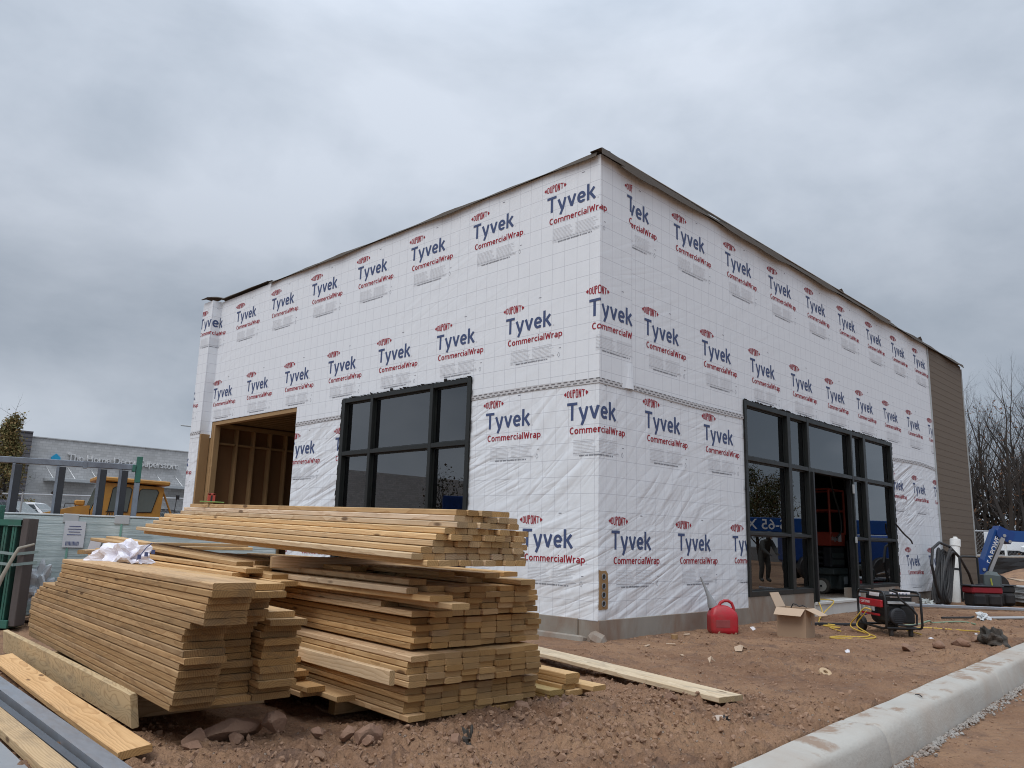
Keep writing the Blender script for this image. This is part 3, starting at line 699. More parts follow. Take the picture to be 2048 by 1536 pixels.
# dirt clods: one mass of small lumps, densest in front of the stacks
def lump(seed, sub=2, amp=.38):
    bm = bmesh.new(); bmesh.ops.create_icosphere(bm, subdivisions=sub, radius=1); r = random.Random(seed)
    ks = [(Vector((r.uniform(-1, 1), r.uniform(-1, 1), r.uniform(-1, 1))).normalized(), r.uniform(.42, .9)) for _ in range(11)]
    for v in bm.verts:
        p = v.co.copy()
        for n, d in ks:
            e = p.dot(n)-d
            if e > 0: p -= n*e*.97
        v.co = p*(1+amp*.25*(r.random()-.5))
    out = ([tuple(v.co) for v in bm.verts], [[v.index for v in f.verts] for f in bm.faces]); bm.free(); return out
lumps = [lump(i, 1) for i in range(6)]
CLOD = mat('dirt_clod', (.27, .165, .105), .95, var=.35, scale=3, dirt=(.20, .12, .08), dirt_amt=.6, world_co=True)
m = MB(); r = random.Random(12)
def clod(x, y, s):
    vs, fs = r.choice(lumps); e = Euler((r.random()*6, r.random()*6, r.random()*6)).to_matrix()
    sc = Vector((s*r.uniform(.7, 1.3), s*r.uniform(.7, 1.2), s*r.uniform(.45, .8))); c = Vector((x, y, float(gz(x, y))+s*.12))
    b = len(m.v); m.v += [tuple(c+e @ Vector((p[0]*sc.x, p[1]*sc.y, p[2]*sc.z))) for p in vs]; m.f += [tuple(b+i for i in f) for f in fs]; m.m += [0]*len(fs)
for _ in range(5200):
    x = r.uniform(-6.2, -1.6); y = r.gauss(-2.75, .6)
    if y < KY(x)+.05: continue
    clod(x, y, r.choice((.007, .009, .011, .014, .018, .026 if r.random() < .6 else .01, .034 if r.random() < .3 else .012)))
for _ in range(4200):
    x = r.uniform(-4, 9); y = r.uniform(KY(x)+.1, -.1)
    clod(x, y, r.choice((.006, .008, .012, .018, .028 if r.random() < .4 else .01)))
for _ in range(500):
    x = r.uniform(-4.5, 4); y = KY(x)-.33-abs(r.gauss(0, .5))
    clod(x, y, r.choice((.008, .012, .016)))
for _ in range(600): clod(r.uniform(-6.15, -5.4), r.uniform(-2.3, 1.5), r.choice((.006, .009, .014, .02)))
o = m.build('dirt_clods', CLOD); tag(o, 'small clods and pebbles of red brown soil strewn over the ground', 'soil', kind='stuff')
ROCK = mat('soil_rock', (.225, .130, .086), .95, var=.2, scale=9, bump=.012, dirt=(.31, .20, .13), dirt_amt=.6)
def rock(x, y, sx, sy, sz, rz, label, seed, m_=None, tilt=0):
    vs, fs = lump(seed, 3, .22); m = MB(); m.add([(p[0]*sx, p[1]*sy, p[2]*sz) for p in vs], fs)
    o = m.build('rock', m_ or ROCK); o.location = (x, y, float(gz(x, y))+sz*.62); o.rotation_euler = (tilt, 0, rz)
    tag(o, label, 'rock', 'rocks on the bare soil'); return o
ROCKS = [(-5.47, -1.54, .25, .10, .085, .2, 'largest long flat brown slab of rock in front of the left stack of planks'),
 (-5.30, -1.68, .095, .075, .075, .5, 'blocky rock at the right end of the long flat slab of rock'),
 (-5.53, -1.66, .062, .05, .04, 1.2, 'rounded rock leaning on the front of the long flat slab of rock'),
 (-5.74, -1.58, .075, .06, .065, .1, 'lone knobbly rock to the left of the long flat slab of rock'),
 (-5.80, -1.70, .08, .05, .035, 2.2, 'low split rock furthest left, near the end of the flat plank'),
 (-4.98, -2.16, .12, .09, .08, .4, 'largest chunky rock in front of the near corner of the wide stack'),
 (-4.86, -2.13, .05, .045, .055, 1.4, 'squarish rock just right of the largest chunky rock by the wide stack'),
 (-5.09, -2.13, .06, .05, .045, .9, 'angular reddish rock just left of the largest chunky rock by the wide stack'),
 (-5.19, -1.98, .05, .04, .035, 2.0, 'small round rock between the two groups of rocks before the stacks'),
 (-5.05, -2.28, .04, .035, .03, .2, 'small pale rock in front of the largest chunky rock by the wide stack'),
 (-4.62, -2.55, .07, .055, .045, .7, 'rounded rock beside the crumpled dark cloth scrap'),
 (-3.74, -2.26, .07, .06, .065, .3, 'upright reddish rock under the right corner of the wide stack'),
 (-3.48, -2.42, .06, .045, .045, 1.0, 'rock below the short boards at the right of the wide stack'),
 (-2.62, -2.72, .06, .045, .04, .4, 'rock against the side of the long grey plank'),
 (2.55, -2.72, .14, .10, .06, .3, 'left of the larger clods of soil in the row before the kerb'),
 (3.26, -2.86, .10, .08, .06, .8, 'middle clod of soil in the row before the kerb'),
 (3.84, -2.95, .15, .10, .075, 1.4, 'largest clod of soil in the row, nearest the dark fabric bundle'),
 (4.5, -2.98, .09, .07, .05, .1, 'right end clod of soil touching the dark fabric bundle')]
for i, (x, y, a, b, c, rz, lb) in enumerate(ROCKS): rock(x, y, a, b, c, rz, lb, 100+i)
rock(-2.93, -3.30, .07, .05, .04, .5, 'pale whitish stone beside the scrap of black plastic', 140, mat('pale_stone', (.42, .34, .28), .9, var=.2, bump=.004))
# kerb: cast in lengths, rounded top edge, rough spill along its foot
KERB = mat('kerb_concrete', (.41, .39, .35), .9, var=.13, scale=2.2, bump=.009, bscale=30, dirt=(.32, .225, .16), dirt_amt=.45, world_co=True)
def kerb_mat():
    m = KERB; t = NT(m.node_tree); b = t.n['Principled BSDF']
    base = b.inputs['Base Color'].links[0].from_socket
    geo = t.node('ShaderNodeNewGeometry'); z = t.sep(geo.outputs['Position'])[2]; nz = t.sep(geo.outputs['Normal'])[2]
    n = t.noise(geo.outputs['Position'], 2.3, 7, .68, .3)
    f = t.math('MULTIPLY', t.ramp(nz, .80, .97), t.ramp(n, .52, .60)); t.put(b.inputs['Base Color'], t.mix(t.math('MULTIPLY', f, .85), base, (.25, .165, .11)))
kerb_mat()
kj = [-9.3, -5.7, -2.1, 1.5, 5.1, 8.7, 12.3, 15.9]
prof = [(-.33, -.34), (-.318, -.20), (-.298, -.10), (-.278, -.03), (-.262, -.004), (-.236, .014), (-.20, .022), (.0, .022), (.02, -.02), (.02, -.3)]
kerb = thing('kerb', (0, 0, 0), 'pale new concrete kerb running up the right side between the soil and the dirt road', 'kerb')
r = random.Random(5)
for a, b in zip(kj, kj[1:]):
    m = MB(); a += .005; b -= .005; n = 40; vs, fs = [], []
    us = [0, .004]+[.02+.96*i/(n-4) for i in range(n-3)]+[.996, 1]
    for i in range(n+1):
        x = a+(b-a)*us[i]; e = .012 if i in (0, n) else .003 if i in (1, n-1) else 0
        for j, (py, pz) in enumerate(prof):
            wob = .006*math.sin(x*2.1+j)+.003*math.sin(x*7.7)
            vs.append((x-.047*py, KY(x)+py+(wob if j < 6 else 0)+(e if j < 5 else 0), pz+(.5*wob if 2 < j < 8 else 0)-(e if 2 < j < 9 else 0)))
    k = len(prof)
    for i in range(n):
        for j in range(k-1): fs.append((i*k+j, i*k+j+1, (i+1)*k+j+1, (i+1)*k+j))
    fs.append(tuple(range(k))); fs.append(tuple(n*k+j for j in reversed(range(k)))); m.add(vs, fs)
    m.build('kerb_length', KERB, kerb, smooth=True)
m = MB()
def spill(x, y, s):
    vs, fs = r.choice(lumps); e = Euler((r.random()*6, r.random()*6, r.random()*6)).to_matrix(); b = len(m.v); c = Vector((x, y, -.215+s*.2))
    m.v += [tuple(c+e @ (Vector(p)*s)) for p in vs]; m.f += [tuple(b+i for i in f) for f in fs]; m.m += [0]*len(fs)
for _ in range(2400):
    x = r.uniform(-5, 9); spill(x, KY(x)-.335-abs(r.gauss(0, .035+.04*max(0, math.sin(x*1.7))*max(0, math.sin(x*.9)))), r.choice((.006, .009, .012, .018)))
o = m.build('spilt_concrete', mat('spilt_concrete', (.31, .29, .265), .95, var=.3, scale=12, dirt=(.25, .17, .12), dirt_amt=.6), kerb); o['kind'] = 'stuff'

# ------------------------------------------------------------------ lumber: every board a thing of its own
YW = R(85); LD = Vector((math.cos(YW), math.sin(YW), 0)); AD = Vector((math.sin(YW), -math.cos(YW), 0)); MO = Vector((-4.6, -2.06, 0))
def board_mesh(Ln, W, T, seed, bow=.004):
    r = random.Random(seed); c = .0050; n = 7; vs, fs = [], []
    cs = [(-W/2+c, -T/2), (W/2-c, -T/2), (W/2, -T/2+c), (W/2, T/2-c), (W/2-c, T/2), (-W/2+c, T/2), (-W/2, T/2-c), (-W/2, -T/2+c)]
    b1, b2, tw = r.uniform(-bow, bow)*1.5, r.uniform(0, bow), r.uniform(-.012, .012)
    for i in range(n+1):
        u = i/n; q = 4*u*(1-u); a = tw*(u-.5)*2
        for y, z in cs: vs.append((Ln*u, y*math.cos(a)-z*math.sin(a)+b1*q, z*math.cos(a)+y*math.sin(a)+b2*q))
    for i in range(n):
        for k in range(8): fs.append((i*8+k, i*8+(k+1) % 8, (i+1)*8+(k+1) % 8, (i+1)*8+k))
    fs.append(tuple(range(7, -1, -1))); fs.append(tuple(n*8+k for k in range(8)))
    me = bpy.data.meshes.new('board'); me.from_pydata(vs, [], fs); return me
_bc = {}
def board(a, l, z, Ln, W, T, label, group, tint=(1, 1, 1), mt='wood', yaw=0, roll=0, pitch=0, org=MO, bow=.004):
    """a: across (right along the sawn ends), l: along, of the near left bottom corner"""
    key = (round(Ln, 2), W, T, mt, rnd.randrange(5))
    if key not in _bc: _bc[key] = board_mesh(Ln, W, T, hash(key) % 9999, bow); _bc[key].materials.append(M[mt])
    o = bpy.data.objects.new('lumber_board', _bc[key]); col.objects.link(o)
    yy = YW+yaw
    o.rotation_euler = Euler((roll, -pitch, yy)); c = org+LD*l+AD*a
    o.location = c+Vector((math.sin(yy), -math.cos(yy), 0))*(W/2)+Vector((0, 0, z+T/2))
    b = rnd.uniform(.78, 1.14); wv = rnd.uniform(-.09, .09); roll = roll or rnd.uniform(-.006, .006); o.rotation_euler.x = roll
    q = rnd.random()
    if mt == 'wood' and q < .16: tint = (tint[0]*1.02, tint[1]*1.07, tint[2]*1.24)
    elif mt == 'wood' and q > .87: tint = (tint[0]*.86, tint[1]*.80, tint[2]*.72)
    o.color = (tint[0]*b*(1+wv*.4), tint[1]*b*.965, tint[2]*b*(1-wv)*.97, 1)
    return tag(o, label, 'board', group)
ORD = ['first', 'second', 'third', 'fourth', 'fifth', 'sixth', 'seventh', 'eighth', 'ninth', 'tenth', 'eleventh', 'twelfth', 'thirteenth', 'fourteenth', 'fifteenth', 'sixteenth', 'seventeenth', 'eighteenth', 'nineteenth']
CRS = ['lowest', 'second', 'third', 'fourth', 'top']
GW = 'boards of the wide stack'
tiers = [('bottom', 0, 0, .05), ('second', -.045, -.07, .266), ('third', .05, .04, .474)]
for tn, a0, l0, z0 in tiers:
    for rw in range(5):
        for c in range(8):
            sag = -.016 if tn == 'bottom' and rw == 0 and c > 4 else 0
            lj = rnd.uniform(-.018, .018) + (.05 if tn == 'bottom' and rw == 0 and c == 7 else 0)
            if c == 0: lj += {('bottom', 4): .03, ('bottom', 2): .05, ('bottom', 1): .04, ('second', 2): .03, ('third', 4): .03}.get((tn, rw), rnd.uniform(-.02, .03))
            board(a0+c*.1405+rnd.uniform(-.003, .003), l0+lj, z0+rw*.0384+rnd.uniform(-.0008, .0008)+sag, 4.88+rnd.uniform(-.01, .01), .1345, .0360,
                  f'{ORD[c]} board from the left, {CRS[rw]} course, {tn} tier of the wide stack', GW, (1.0, .95, .86))
for rw in range(5):
    for c in range(6):
        board(.272+c*.1405+rnd.uniform(-.006, .006), -.03+rnd.uniform(-.025, .03)+(.06 if c == 5 else 0)-rw*.006, .682+rw*.0386, 4.88, .1345, .0360,
              f'{ORD[c+1]} board from the left, {CRS[rw]} course, uppermost tier of the wide stack', GW, (1.02, .96, .86))
LOOSE = [(.131, -.08, .682, 4.88, .14, 0, 'stained board with a rough dirty edge, lowest on the left of the uppermost tier'),
 (-.012, -.02, .684, 4.88, .14, .01, 'board beside the stained one, low on the left edge of the uppermost tier'),
 (.128, -.02, .722, 4.88, .14, 0, 'board just over the stained one at the left of the uppermost tier'),
 (-.02, .34, .722, 4.88, .14, 0, 'pale greyish board set back on the left edge of the uppermost tier'),
 (.02, -.40, .760, 4.88, .14, .012, 'pale board pushed out furthest from the left of the uppermost tier'),
 (.13, -.03, .760, 4.88, .14, 0, 'board tucked right of the pushed out pale board of the uppermost tier'),
 (-.055, -.27, .799, 4.88, .185, .05, 'wide orange board turned slightly outward at the left of the uppermost tier'),
 (.13, .0, .799, 4.88, .14, 0, 'board tucked right of the turned orange board of the uppermost tier'),
 (-.115, -.10, .838, 3.2, .089, .02, 'short pale narrow board lying on the turned orange board'),
 (.13, .02, .838, 4.88, .14, 0, 'board right of the short pale narrow one in the top course of the uppermost tier'),
 (.0, .05, .880, 4.4, .14, .0, 'bowed board lying loose on the left top of the wide stack'),
 (.60, .20, .878, 4.6, .14, -.01, 'loose board near the middle on top of the wide stack, under the pale bundle'),
 (.83, -.12, .878, 4.6, .14, .01, 'loose board at the right on top of the wide stack, under the pale bundle')]
for a, l, z, Ln, W, yw, lb in LOOSE:
    board(a, l, z, Ln, W, .037, lb, GW, (1.04, .98, .88) if 'pale' not in lb else (1.1, 1.12, 1.15), yaw=yw)
# loose layers on the far left of the wide stack
for k, (a, l, z, W) in enumerate([(-.50, 1.56, .80, .14), (-.47, 1.80, .84, .14), (-.42, 1.66, .878, .14), (-.30, 1.30, .80, .14), (-.28, 1.50, .84, .14), (-.22, 1.95, .878, .14), (-.36, 2.0, .916, .14), (-.12, 2.2, .916, .14)]):
    board(a, l, z, 4.3+.05*k, W, .037, f'{ORD[k]} of the loose boards, counted upward, ending behind the left stack top', 'loose boards behind the left stack', (1.03, .97, .88), pitch=.004*k)
for k in range(5):
    board(.13+k*.19, .75+.25*((k*2) % 3), .876, 3.6, .14, .036, f'{ORD[k]} from the left of the set back boards under the pale bundle', 'set back boards under the pale bundle', (.95, .9, .8))
for k in range(4):
    board(.2+k*.2, 1.15+.2*(k % 2), .9145, 3.2, .14, .036, f'{ORD[k]} from the left in the upper set back course under the pale bundle', 'set back boards under the pale bundle', (.95, .9, .8))
for k, (a, l) in enumerate([(.42, .30), (.68, .10), (.96, .22)]):
    board(a, l, .9155, 4.2, .14, .036, f'{ORD[k]} from the left of the boards under the right end of the pale bundle', 'boards under the right end of the pale bundle', (1.0, .93, .82), yaw=.006*k)
# crosswise stickers
def cross(a, l, z, Ln, W, T, lb, yaw=R(-90), on_edge=False, tint=(1.05, 1, .9)):
    o = board(a, l, z, Ln, W, T, lb, 'boards laid crosswise between the stacks', tint, yaw=yaw)
    if on_edge:
        o.rotation_euler = Euler((R(90), 0, YW+yaw)); o.location = MO+LD*l+AD*a+Vector((0, 0, z+W/2))
    return o
cross(-.24, 1.62, .922, 1.25, .089, .038, 'pale board on edge, sticking out under the middle of the pale bundle', on_edge=True, tint=(1.15, 1.12, 1.1))
cross(-1.10, 3.9, .945, 2.4, .064, .038, 'long thin board jutting out furthest to the left under the pale bundle', yaw=R(-36), tint=(1.12, 1.05, .92))
cross(-.03, 5.35, .957, 1.3, .089, .038, 'lower of the two short crosswise boards under the far end of the pale bundle', yaw=R(-80))
cross(-.05, 5.55, .996, 1.3, .089, .038, 'upper of the two short crosswise boards under the far end of the pale bundle', yaw=R(-84), tint=(1.1, 1.05, .95))
cross(-.05, .9, .04, 1.3, .089, .089, 'timber bearer lying on the soil under the wide stack', tint=(.6, .6, .58)).location.z = .0
cross(.02, 3.6, .0, 1.2, .089, .048, 'far timber bearer lying on the soil under the wide stack', tint=(.6, .6, .58))
# pale bundle raised on top
UO = MO+LD*-.364+AD*-.173
rowsU = [(0, 9, -.01, 5.49), (-.09, 10, .02, 5.49), (-.02, 9, .0, 5.45), (.064, 8, .01, 5.40), (.078, 8, -.01, 5.30), (.131, 7, .01, 5.25), (.205, 6, -.02, 5.1), (.211, 6, .01, 5.0), (.244, 5, 0, 4.9)]
for rw, (a0, n, l0, Ln) in enumerate(rowsU):
    for c in range(n):
        out = c == n-1 and rw in (0, 4)
        board(a0+c*.0895+(.012 if out else 0), l0+rnd.uniform(-.028, .028), 1.019+rw*.0392, Ln+rnd.uniform(-.12, .05), 0.0842, .0366,
              f'{ORD[c]} narrow board from the left, {ORD[rw]} course up, in the pale bundle', 'narrow boards of the pale bundle', ((1.10, 1.18, 1.34) if (rw*7+3) % 5 in (0, 2) else (1.10, 1.10, 1.08)), org=UO, pitch=.0215, yaw=rnd.uniform(-.001, .001)-(.03 if out else 0), bow=.002)
for k in range(5):
    board(.80+.004*k, .07+.02*(k % 2), 1.03+k*.045, 5.2, .0885, .0378, f'{ORD[k]} board up of those splayed along the right flank of the pale bundle', 'narrow boards of the pale bundle', (.95, .93, .9), org=UO, pitch=.0215, yaw=-.012)
board(.66, .06, 1.258, 5.2, .14, .0378, 'board with a broken underside at the upper right corner of the pale bundle', 'narrow boards of the pale bundle', (.95, .95, .95), org=UO, pitch=.0215)
# left stack of wide planks
LO = MO+LD*.317+AD*-1.364
nl = [-.027, -.07, -.085, -.076, -.091, -.119, -.107, -.187, -.162, -.133, -.113, -.155, -.208, -.411, -.415, -.418, -.443, -.492, -.482]
fl = [3.78, 3.80, 3.84, 3.86, 3.86, 3.86, 3.87, 3.87, 3.85, 3.77, 3.69, 3.58, 3.49, 3.02, 2.95, 2.92, 2.86, 2.86, 2.88]
for k in range(19):
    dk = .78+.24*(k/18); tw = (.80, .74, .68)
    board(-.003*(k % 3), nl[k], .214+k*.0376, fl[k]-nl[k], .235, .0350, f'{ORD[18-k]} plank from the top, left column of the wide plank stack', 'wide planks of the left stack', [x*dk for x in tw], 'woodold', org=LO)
for k in range(18):
    l0 = .05-.16*(k > 11)-.20*(k > 15)+rnd.uniform(-.05, .05)
    board(.243+rnd.uniform(-.006, .012)+(.03 if k == 17 else 0), l0, .216+k*.0384, 3.6, .235, .0350, f'{ORD[17-k]} plank from the top, middle column of the wide plank stack', 'wide planks of the left stack', (.86, .78, .66), 'woodold', org=LO)
for k in range(13):
    l0 = -.03+rnd.uniform(-.05, .05)-(.06 if k == 11 else 0)+(.02 if k > 6 else 0)
    board(.486+rnd.uniform(-.006, .008)+(.02 if k > 5 else 0), l0, .216+k*.0392, 3.5 if k < 12 else 3.3, .236 if k < 12 else .19, .0372, f'{ORD[12-k]} plank from the top, right column of the wide plank stack', 'wide planks of the left stack', (.86, .78, .66), 'woodold', yaw=-.02, org=LO)
cross(-1.30, 1.25, .0, .92, .184, .038, 'grey timber bearer on edge under the near end of the wide plank stack', on_edge=True, tint=(.75, .72, .68))
cross(-1.42, 3.0, .02, .92, .19, .038, 'far timber bearer on edge under the wide plank stack', on_edge=True, tint=(.75, .72, .68))
# short odd boards between the stacks
for k, (a, l, z, yw, lb) in enumerate([(-.30, .86, .09, 0, 'lowest short board of the little pile between the two big stacks'), (-.29, .78, .128, .04, 'second short board up of the little pile between the two big stacks'), (-.30, 1.06, .167, 0, 'third short board up of the little pile between the two big stacks'),
      (-.32, .98, .205, .03, 'fourth short board up of the little pile between the two big stacks'), (-.31, 1.2, .244, 0, 'fifth short board up of the little pile between the two big stacks'), (-.33, 1.1, .283, -.03, 'topmost short board of the little pile between the two big stacks')]):
    board(a, l, z, 2.4, .14, .037, lb, 'short boards between the two big stacks', (.98, .88, .74), yaw=yw)
board(-.17, .58, .088, 2.6, .14, .037, 'flat board poking out low between the little pile and the wide stack', 'short boards between the two big stacks', (.95, .86, .72))
o = board(-.20, .02, .30, 2.6, .089, .038, 'pale grey board on edge leaning along the left flank of the wide stack', 'short boards between the two big stacks', (1.1, 1.12, 1.16))
o.rotation_euler = Euler((R(90), R(0), YW)); o.location = MO+LD*-.06+AD*-.16+Vector((0, 0, .335))
# boards to the right of the wide stack
for a, l, z, W, lb, tn in [(1.29, .05, .03, .14, 'lowest greenish board at the right foot of the wide stack', (.86, .92, .74)), (1.29, .04, .068, .14, 'upper greenish board at the right foot of the wide stack', (.9, .95, .74)),
      (1.44, .16, .02, .14, 'dark low board half hidden at the right foot of the wide stack', (.7, .62, .5)), (1.45, .0, .058, .14, 'board with a mud streaked end right of the greenish pair', (1.05, 1, .88)),
      (1.41, .04, .098, .14, 'board over the mud streaked one, right of the wide stack', (1.1, 1.03, .88)), (1.61, .06, .05, .14, 'rightmost low brown board by the wide stack', (.75, .66, .56)),
      (1.60, -.10, .090, .14, 'pale short board sticking out furthest right of the wide stack', (1.2, 1.15, 1.0)), (1.43, .02, .138, .14, 'second board from the top right of the wide stack', (1.1, 1.0, .82)),
      (1.43, .02, .176, .14, 'top board of the low pile right of the wide stack', (1.16, 1.06, .88)), (1.585, .16, .138, .14, 'set back board behind the top of the low pile at right', (1.0, .9, .74))]:
    board(a, l, z, 2.2, W, .0375, lb, 'low pile right of the wide stack', tn)
# planks lying by themselves
def plank(name_loc, yaw, Ln, W, T, lb, tint, mt='wood', roll=0, pitch=0):
    o = board(0, 0, 0, Ln, W, T, lb, None, tint, mt, bow=.006); o.location = name_loc; o.rotation_euler = Euler((roll, -pitch, yaw)); return o
plank((-2.275, -3.03, .062), R(76.5), 4.2, .26, .04, 'long weathered grey plank lying alone on the soil right of the wide stack', (1.0, 1.14, 1.34), 'woodold', pitch=.004)
plank((-6.125, -1.735, .055), R(85.6), 3.7, .17, .04, 'flat orange plank lying on the soil at lower left, leaning on the knotty plank', (1.06, .93, .76), 'wood', roll=R(-7), pitch=.003)
KN = bpy.data.materials.new('knotty_pine'); KN.use_nodes = True
t = NT(KN.node_tree); b = t.n['Principled BSDF']; co = t.node('ShaderNodeTexCoord').outputs['Object']; x, y, z = t.sep(co)
wp_ = t.noise(t.vmul(co, (1.6, 5, 5)), 1.0, 2, .5, .6); rg = t.math('FRACT', t.math('MULTIPLY', t.math('ADD', t.math('MULTIPLY', wp_, .9), t.math('MULTIPLY', t.math('ABSOLUTE', y), 1.3)), 17)); rg = t.math('POWER', t.math('ABSOLUTE', t.math('SUBTRACT', rg, .5)), .7)
rgl = t.ramp(rg, .0, .34, 1, 0); c = t.mix(t.math('MULTIPLY', rgl, .62), t.mix(wp_, (.60, .46, .27), (.50, .36, .19)), (.27, .155, .065))
vo = t.node('ShaderNodeTexVoronoi', Vector=t.vmul(co, (2.2, 6, 0)), Scale=1.0); kn = t.ramp(vo.outputs['Distance'], .09, .16, 1, 0)
c = t.mix(t.math('MULTIPLY', kn, .95), c, (.03, .016, .010)); c = t.mix(t.math('MULTIPLY', t.ramp(t.noise(t.vmul(co, (2, 8, 8)), 2, 4, .7), .5, .72), .5), c, (.20, .16, .11))
t.put(b.inputs['Base Color'], c); b.inputs['Roughness'].default_value = .75
o = plank((-5.88, -1.06, .118), R(86.4), 3.72, .20, .042, 'knotty wide plank standing on its long edge at lower left', (1, 1, 1)); o.rotation_euler = Euler((R(82), 0, R(86.4)))
o.data = board_mesh(3.72, .20, .042, 17, .008); o.data.materials.append(KN)
# steel channels in the near left corner
def channel(x, y, z, yaw, Ln, W, H, lb, material, up=True):
    m = MB(); t_ = .006
    m.span((0, -W/2, H-t_), (Ln, W/2, H)); m.span((0, -W/2, 0), (Ln, -W/2+t_, H-t_)); m.span((0, W/2-t_, 0), (Ln, W/2, H-t_))
    for s in (-1, 1): m.span((0, s*(W/2-t_)-s*.02 if s > 0 else s*(W/2-t_), 0), (Ln, s*(W/2-t_) if s > 0 else s*(W/2-t_)+.02, t_))
    o = m.build('steel_channel', material); o.location = (x, y, z); o.rotation_euler = (0, 0, yaw); return tag(o, lb, 'steel channel', 'steel channels at the lower left')
channel(-6.395, -3.3, .0, R(86.7), 6.2, .105, .075, 'broad pale grey steel channel nearest the flat orange plank', M['galv'])
channel(-6.475, -3.3, .0, R(87.2), 6.0, .045, .05, 'thin grey steel channel second from the flat orange plank', M['galvdark'])
o = plank((-6.60, -3.4, .05), R(87.0), 5.6, .12, .05, 'muddy beige board lying among the steel channels at lower left', (.95, .95, .92), 'woodold'); o.location.z = .045
channel(-6.74, -3.4, .0, R(87), 5.6, .11, .04, 'outermost pale steel channel at the lower left edge', M['chrome'])

# ------------------------------------------------------------------ things on the bare soil
def put(o, x, y, rz=0, dz=0): o.location = (x, y, float(gz(x, y))+dz); o.rotation_euler = (0, 0, rz); return o
def text_mesh(body, size, material, parent=None, name='lettering', ext=.002, sx=1.0, mirror=False, sp=1.0, off=0):
    cu = bpy.data.curves.new(name, 'FONT'); cu.body = body; cu.size = size; cu.extrude = ext; cu.align_x = 'CENTER'; cu.align_y = 'CENTER'; cu.space_character = sp; cu.offset = off
    to = bpy.data.objects.new(name, cu); col.objects.link(to); dg = bpy.context.evaluated_depsgraph_get(); me = bpy.data.meshes.new_from_object(to.evaluated_get(dg))
    bpy.data.objects.remove(to); bpy.data.curves.remove(cu); me.name = name; me.materials.clear(); me.materials.append(material)
    if sx != 1: me.transform(Matrix.Scale(sx, 4, (1, 0, 0)))
    o = bpy.data.objects.new(name, me); col.objects.link(o)
    if parent: o.parent = parent
    return o
def place(o, x, y, org):                                   # local x along the first vector, local y along the second
    o.matrix_local = frame(x, y, org); return o
# petrol can
can = put(thing('fuel_can', (0, 0, 0), 'red plastic fuel can with a long grey funnel spout, standing by the foundation', 'fuel can'), 2.21, -.45, R(-43.5))
def loft(sections, n):                                     # list of rings
    m = MB(); vs = [p for s in sections for p in s]
    fs = [(i*n+k, i*n+(k+1) % n, (i+1)*n+(k+1) % n, (i+1)*n+k) for i in range(len(sections)-1) for k in range(n)]
    fs += [tuple(range(n-1, -1, -1)), tuple((len(sections)-1)*n+k for k in range(n))]; m.add(vs, fs); return m
def rrect(w_, d_, z, rr, cx=0, n=5):
    out = []
    for qx, qy, a0 in ((1, 1, 0), (-1, 1, 90), (-1, -1, 180), (1, -1, 270)):
        for i in range(n):
            a = R(a0+90*i/(n-1)); out.append((cx+qx*(w_/2-rr)+rr*math.cos(a), qy*(d_/2-rr)+rr*math.sin(a), z))
    return out
secs = [rrect(.34, .215, .0, .04), rrect(.375, .25, .022, .05), rrect(.385, .255, .05, .05), rrect(.385, .255, .22, .05), rrect(.378, .25, .25, .055), rrect(.355, .235, .285, .06), rrect(.29, .19, .335, .06, -.018), rrect(.20, .14, .365, .05, -.03), rrect(.14, .10, .372, .04, -.035)]
loft(secs, 20).build('body', M['red'], can, smooth=True)
m = MB(); m.tube([(-.05, 0, .36), (-.02, 0, .405), (.03, 0, .432), (.09, 0, .43), (.135, 0, .40), (.155, 0, .35), (.16, 0, .29), (.165, 0, .24)], [.022, .022, .021, .021, .021, .021, .022, .022], 12); m.build('handle', M['red'], can, smooth=True)
m = MB(); m.box((-.03, -.128, .135), (.19, .006, .10), ch=.002); m.build('label_panel', mat('faded_red', (.26, .05, .05), .6, var=.3), can)
m = MB(); ax = Vector((-.23, 0, .62)).normalized(); base = Vector((-.115, 0, .315))
m.tube([base, base+ax*.035], [.062, .062], 18); m.build('spout_collar', M['black'], can, smooth=True)
m = MB(); m.tube([base+ax*.035, base+ax*.09, base+ax*.17, base+ax*.30+Vector((-.01, 0, 0)), base+ax*.46+Vector((-.02, 0, 0))], [.066, .060, .035, .019, .010], 18); m.build('spout', M['greyplastic'], can, smooth=True)
# cardboard box
bx = put(thing('cardboard_box', (0, 0, 0), 'open brown cardboard box with splayed flaps standing on the soil', 'box'), 2.77, -1.24, R(-90+.2))
bx.rotation_euler.z = R(-89)
w_, d_, h_ = .40, .29, .385                                 # local x runs towards the viewer's right
m = MB(); t_ = .006
m.span((-w_/2, -d_/2, 0), (w_/2, d_/2, t_))
for s in (-1, 1): m.span((-w_/2, s*d_/2, t_), (w_/2, s*(d_/2-t_), h_)); m.span((s*w_/2, -d_/2+t_, t_), (s*(w_/2-t_), d_/2-t_, h_))
m.build('carton', M['cardboard'], bx)
def flap_(px, ax_dir, out, ln, width, name='flap'):
    m = MB(); a = Vector(px); u = Vector(ax_dir)*width/2; o_ = Vector(out).normalized()*ln; n = u.cross(o_).normalized()*.003
    vs = [a-u+n, a+u+n, a+u*.93+o_+n, a-u*.93+o_+n, a-u-n, a+u-n, a+u*.93+o_-n, a-u*.93+o_-n]
    m.add(vs, [(0, 1, 2, 3), (7, 6, 5, 4), (0, 4, 5, 1), (1, 5, 6, 2), (2, 6, 7, 3), (3, 7, 4, 0)]); m.build(name, M['cardin'], bx)
flap_((0, -d_/2-.004, h_), (1, 0, 0), (0, -.75, -.55), .15, w_)
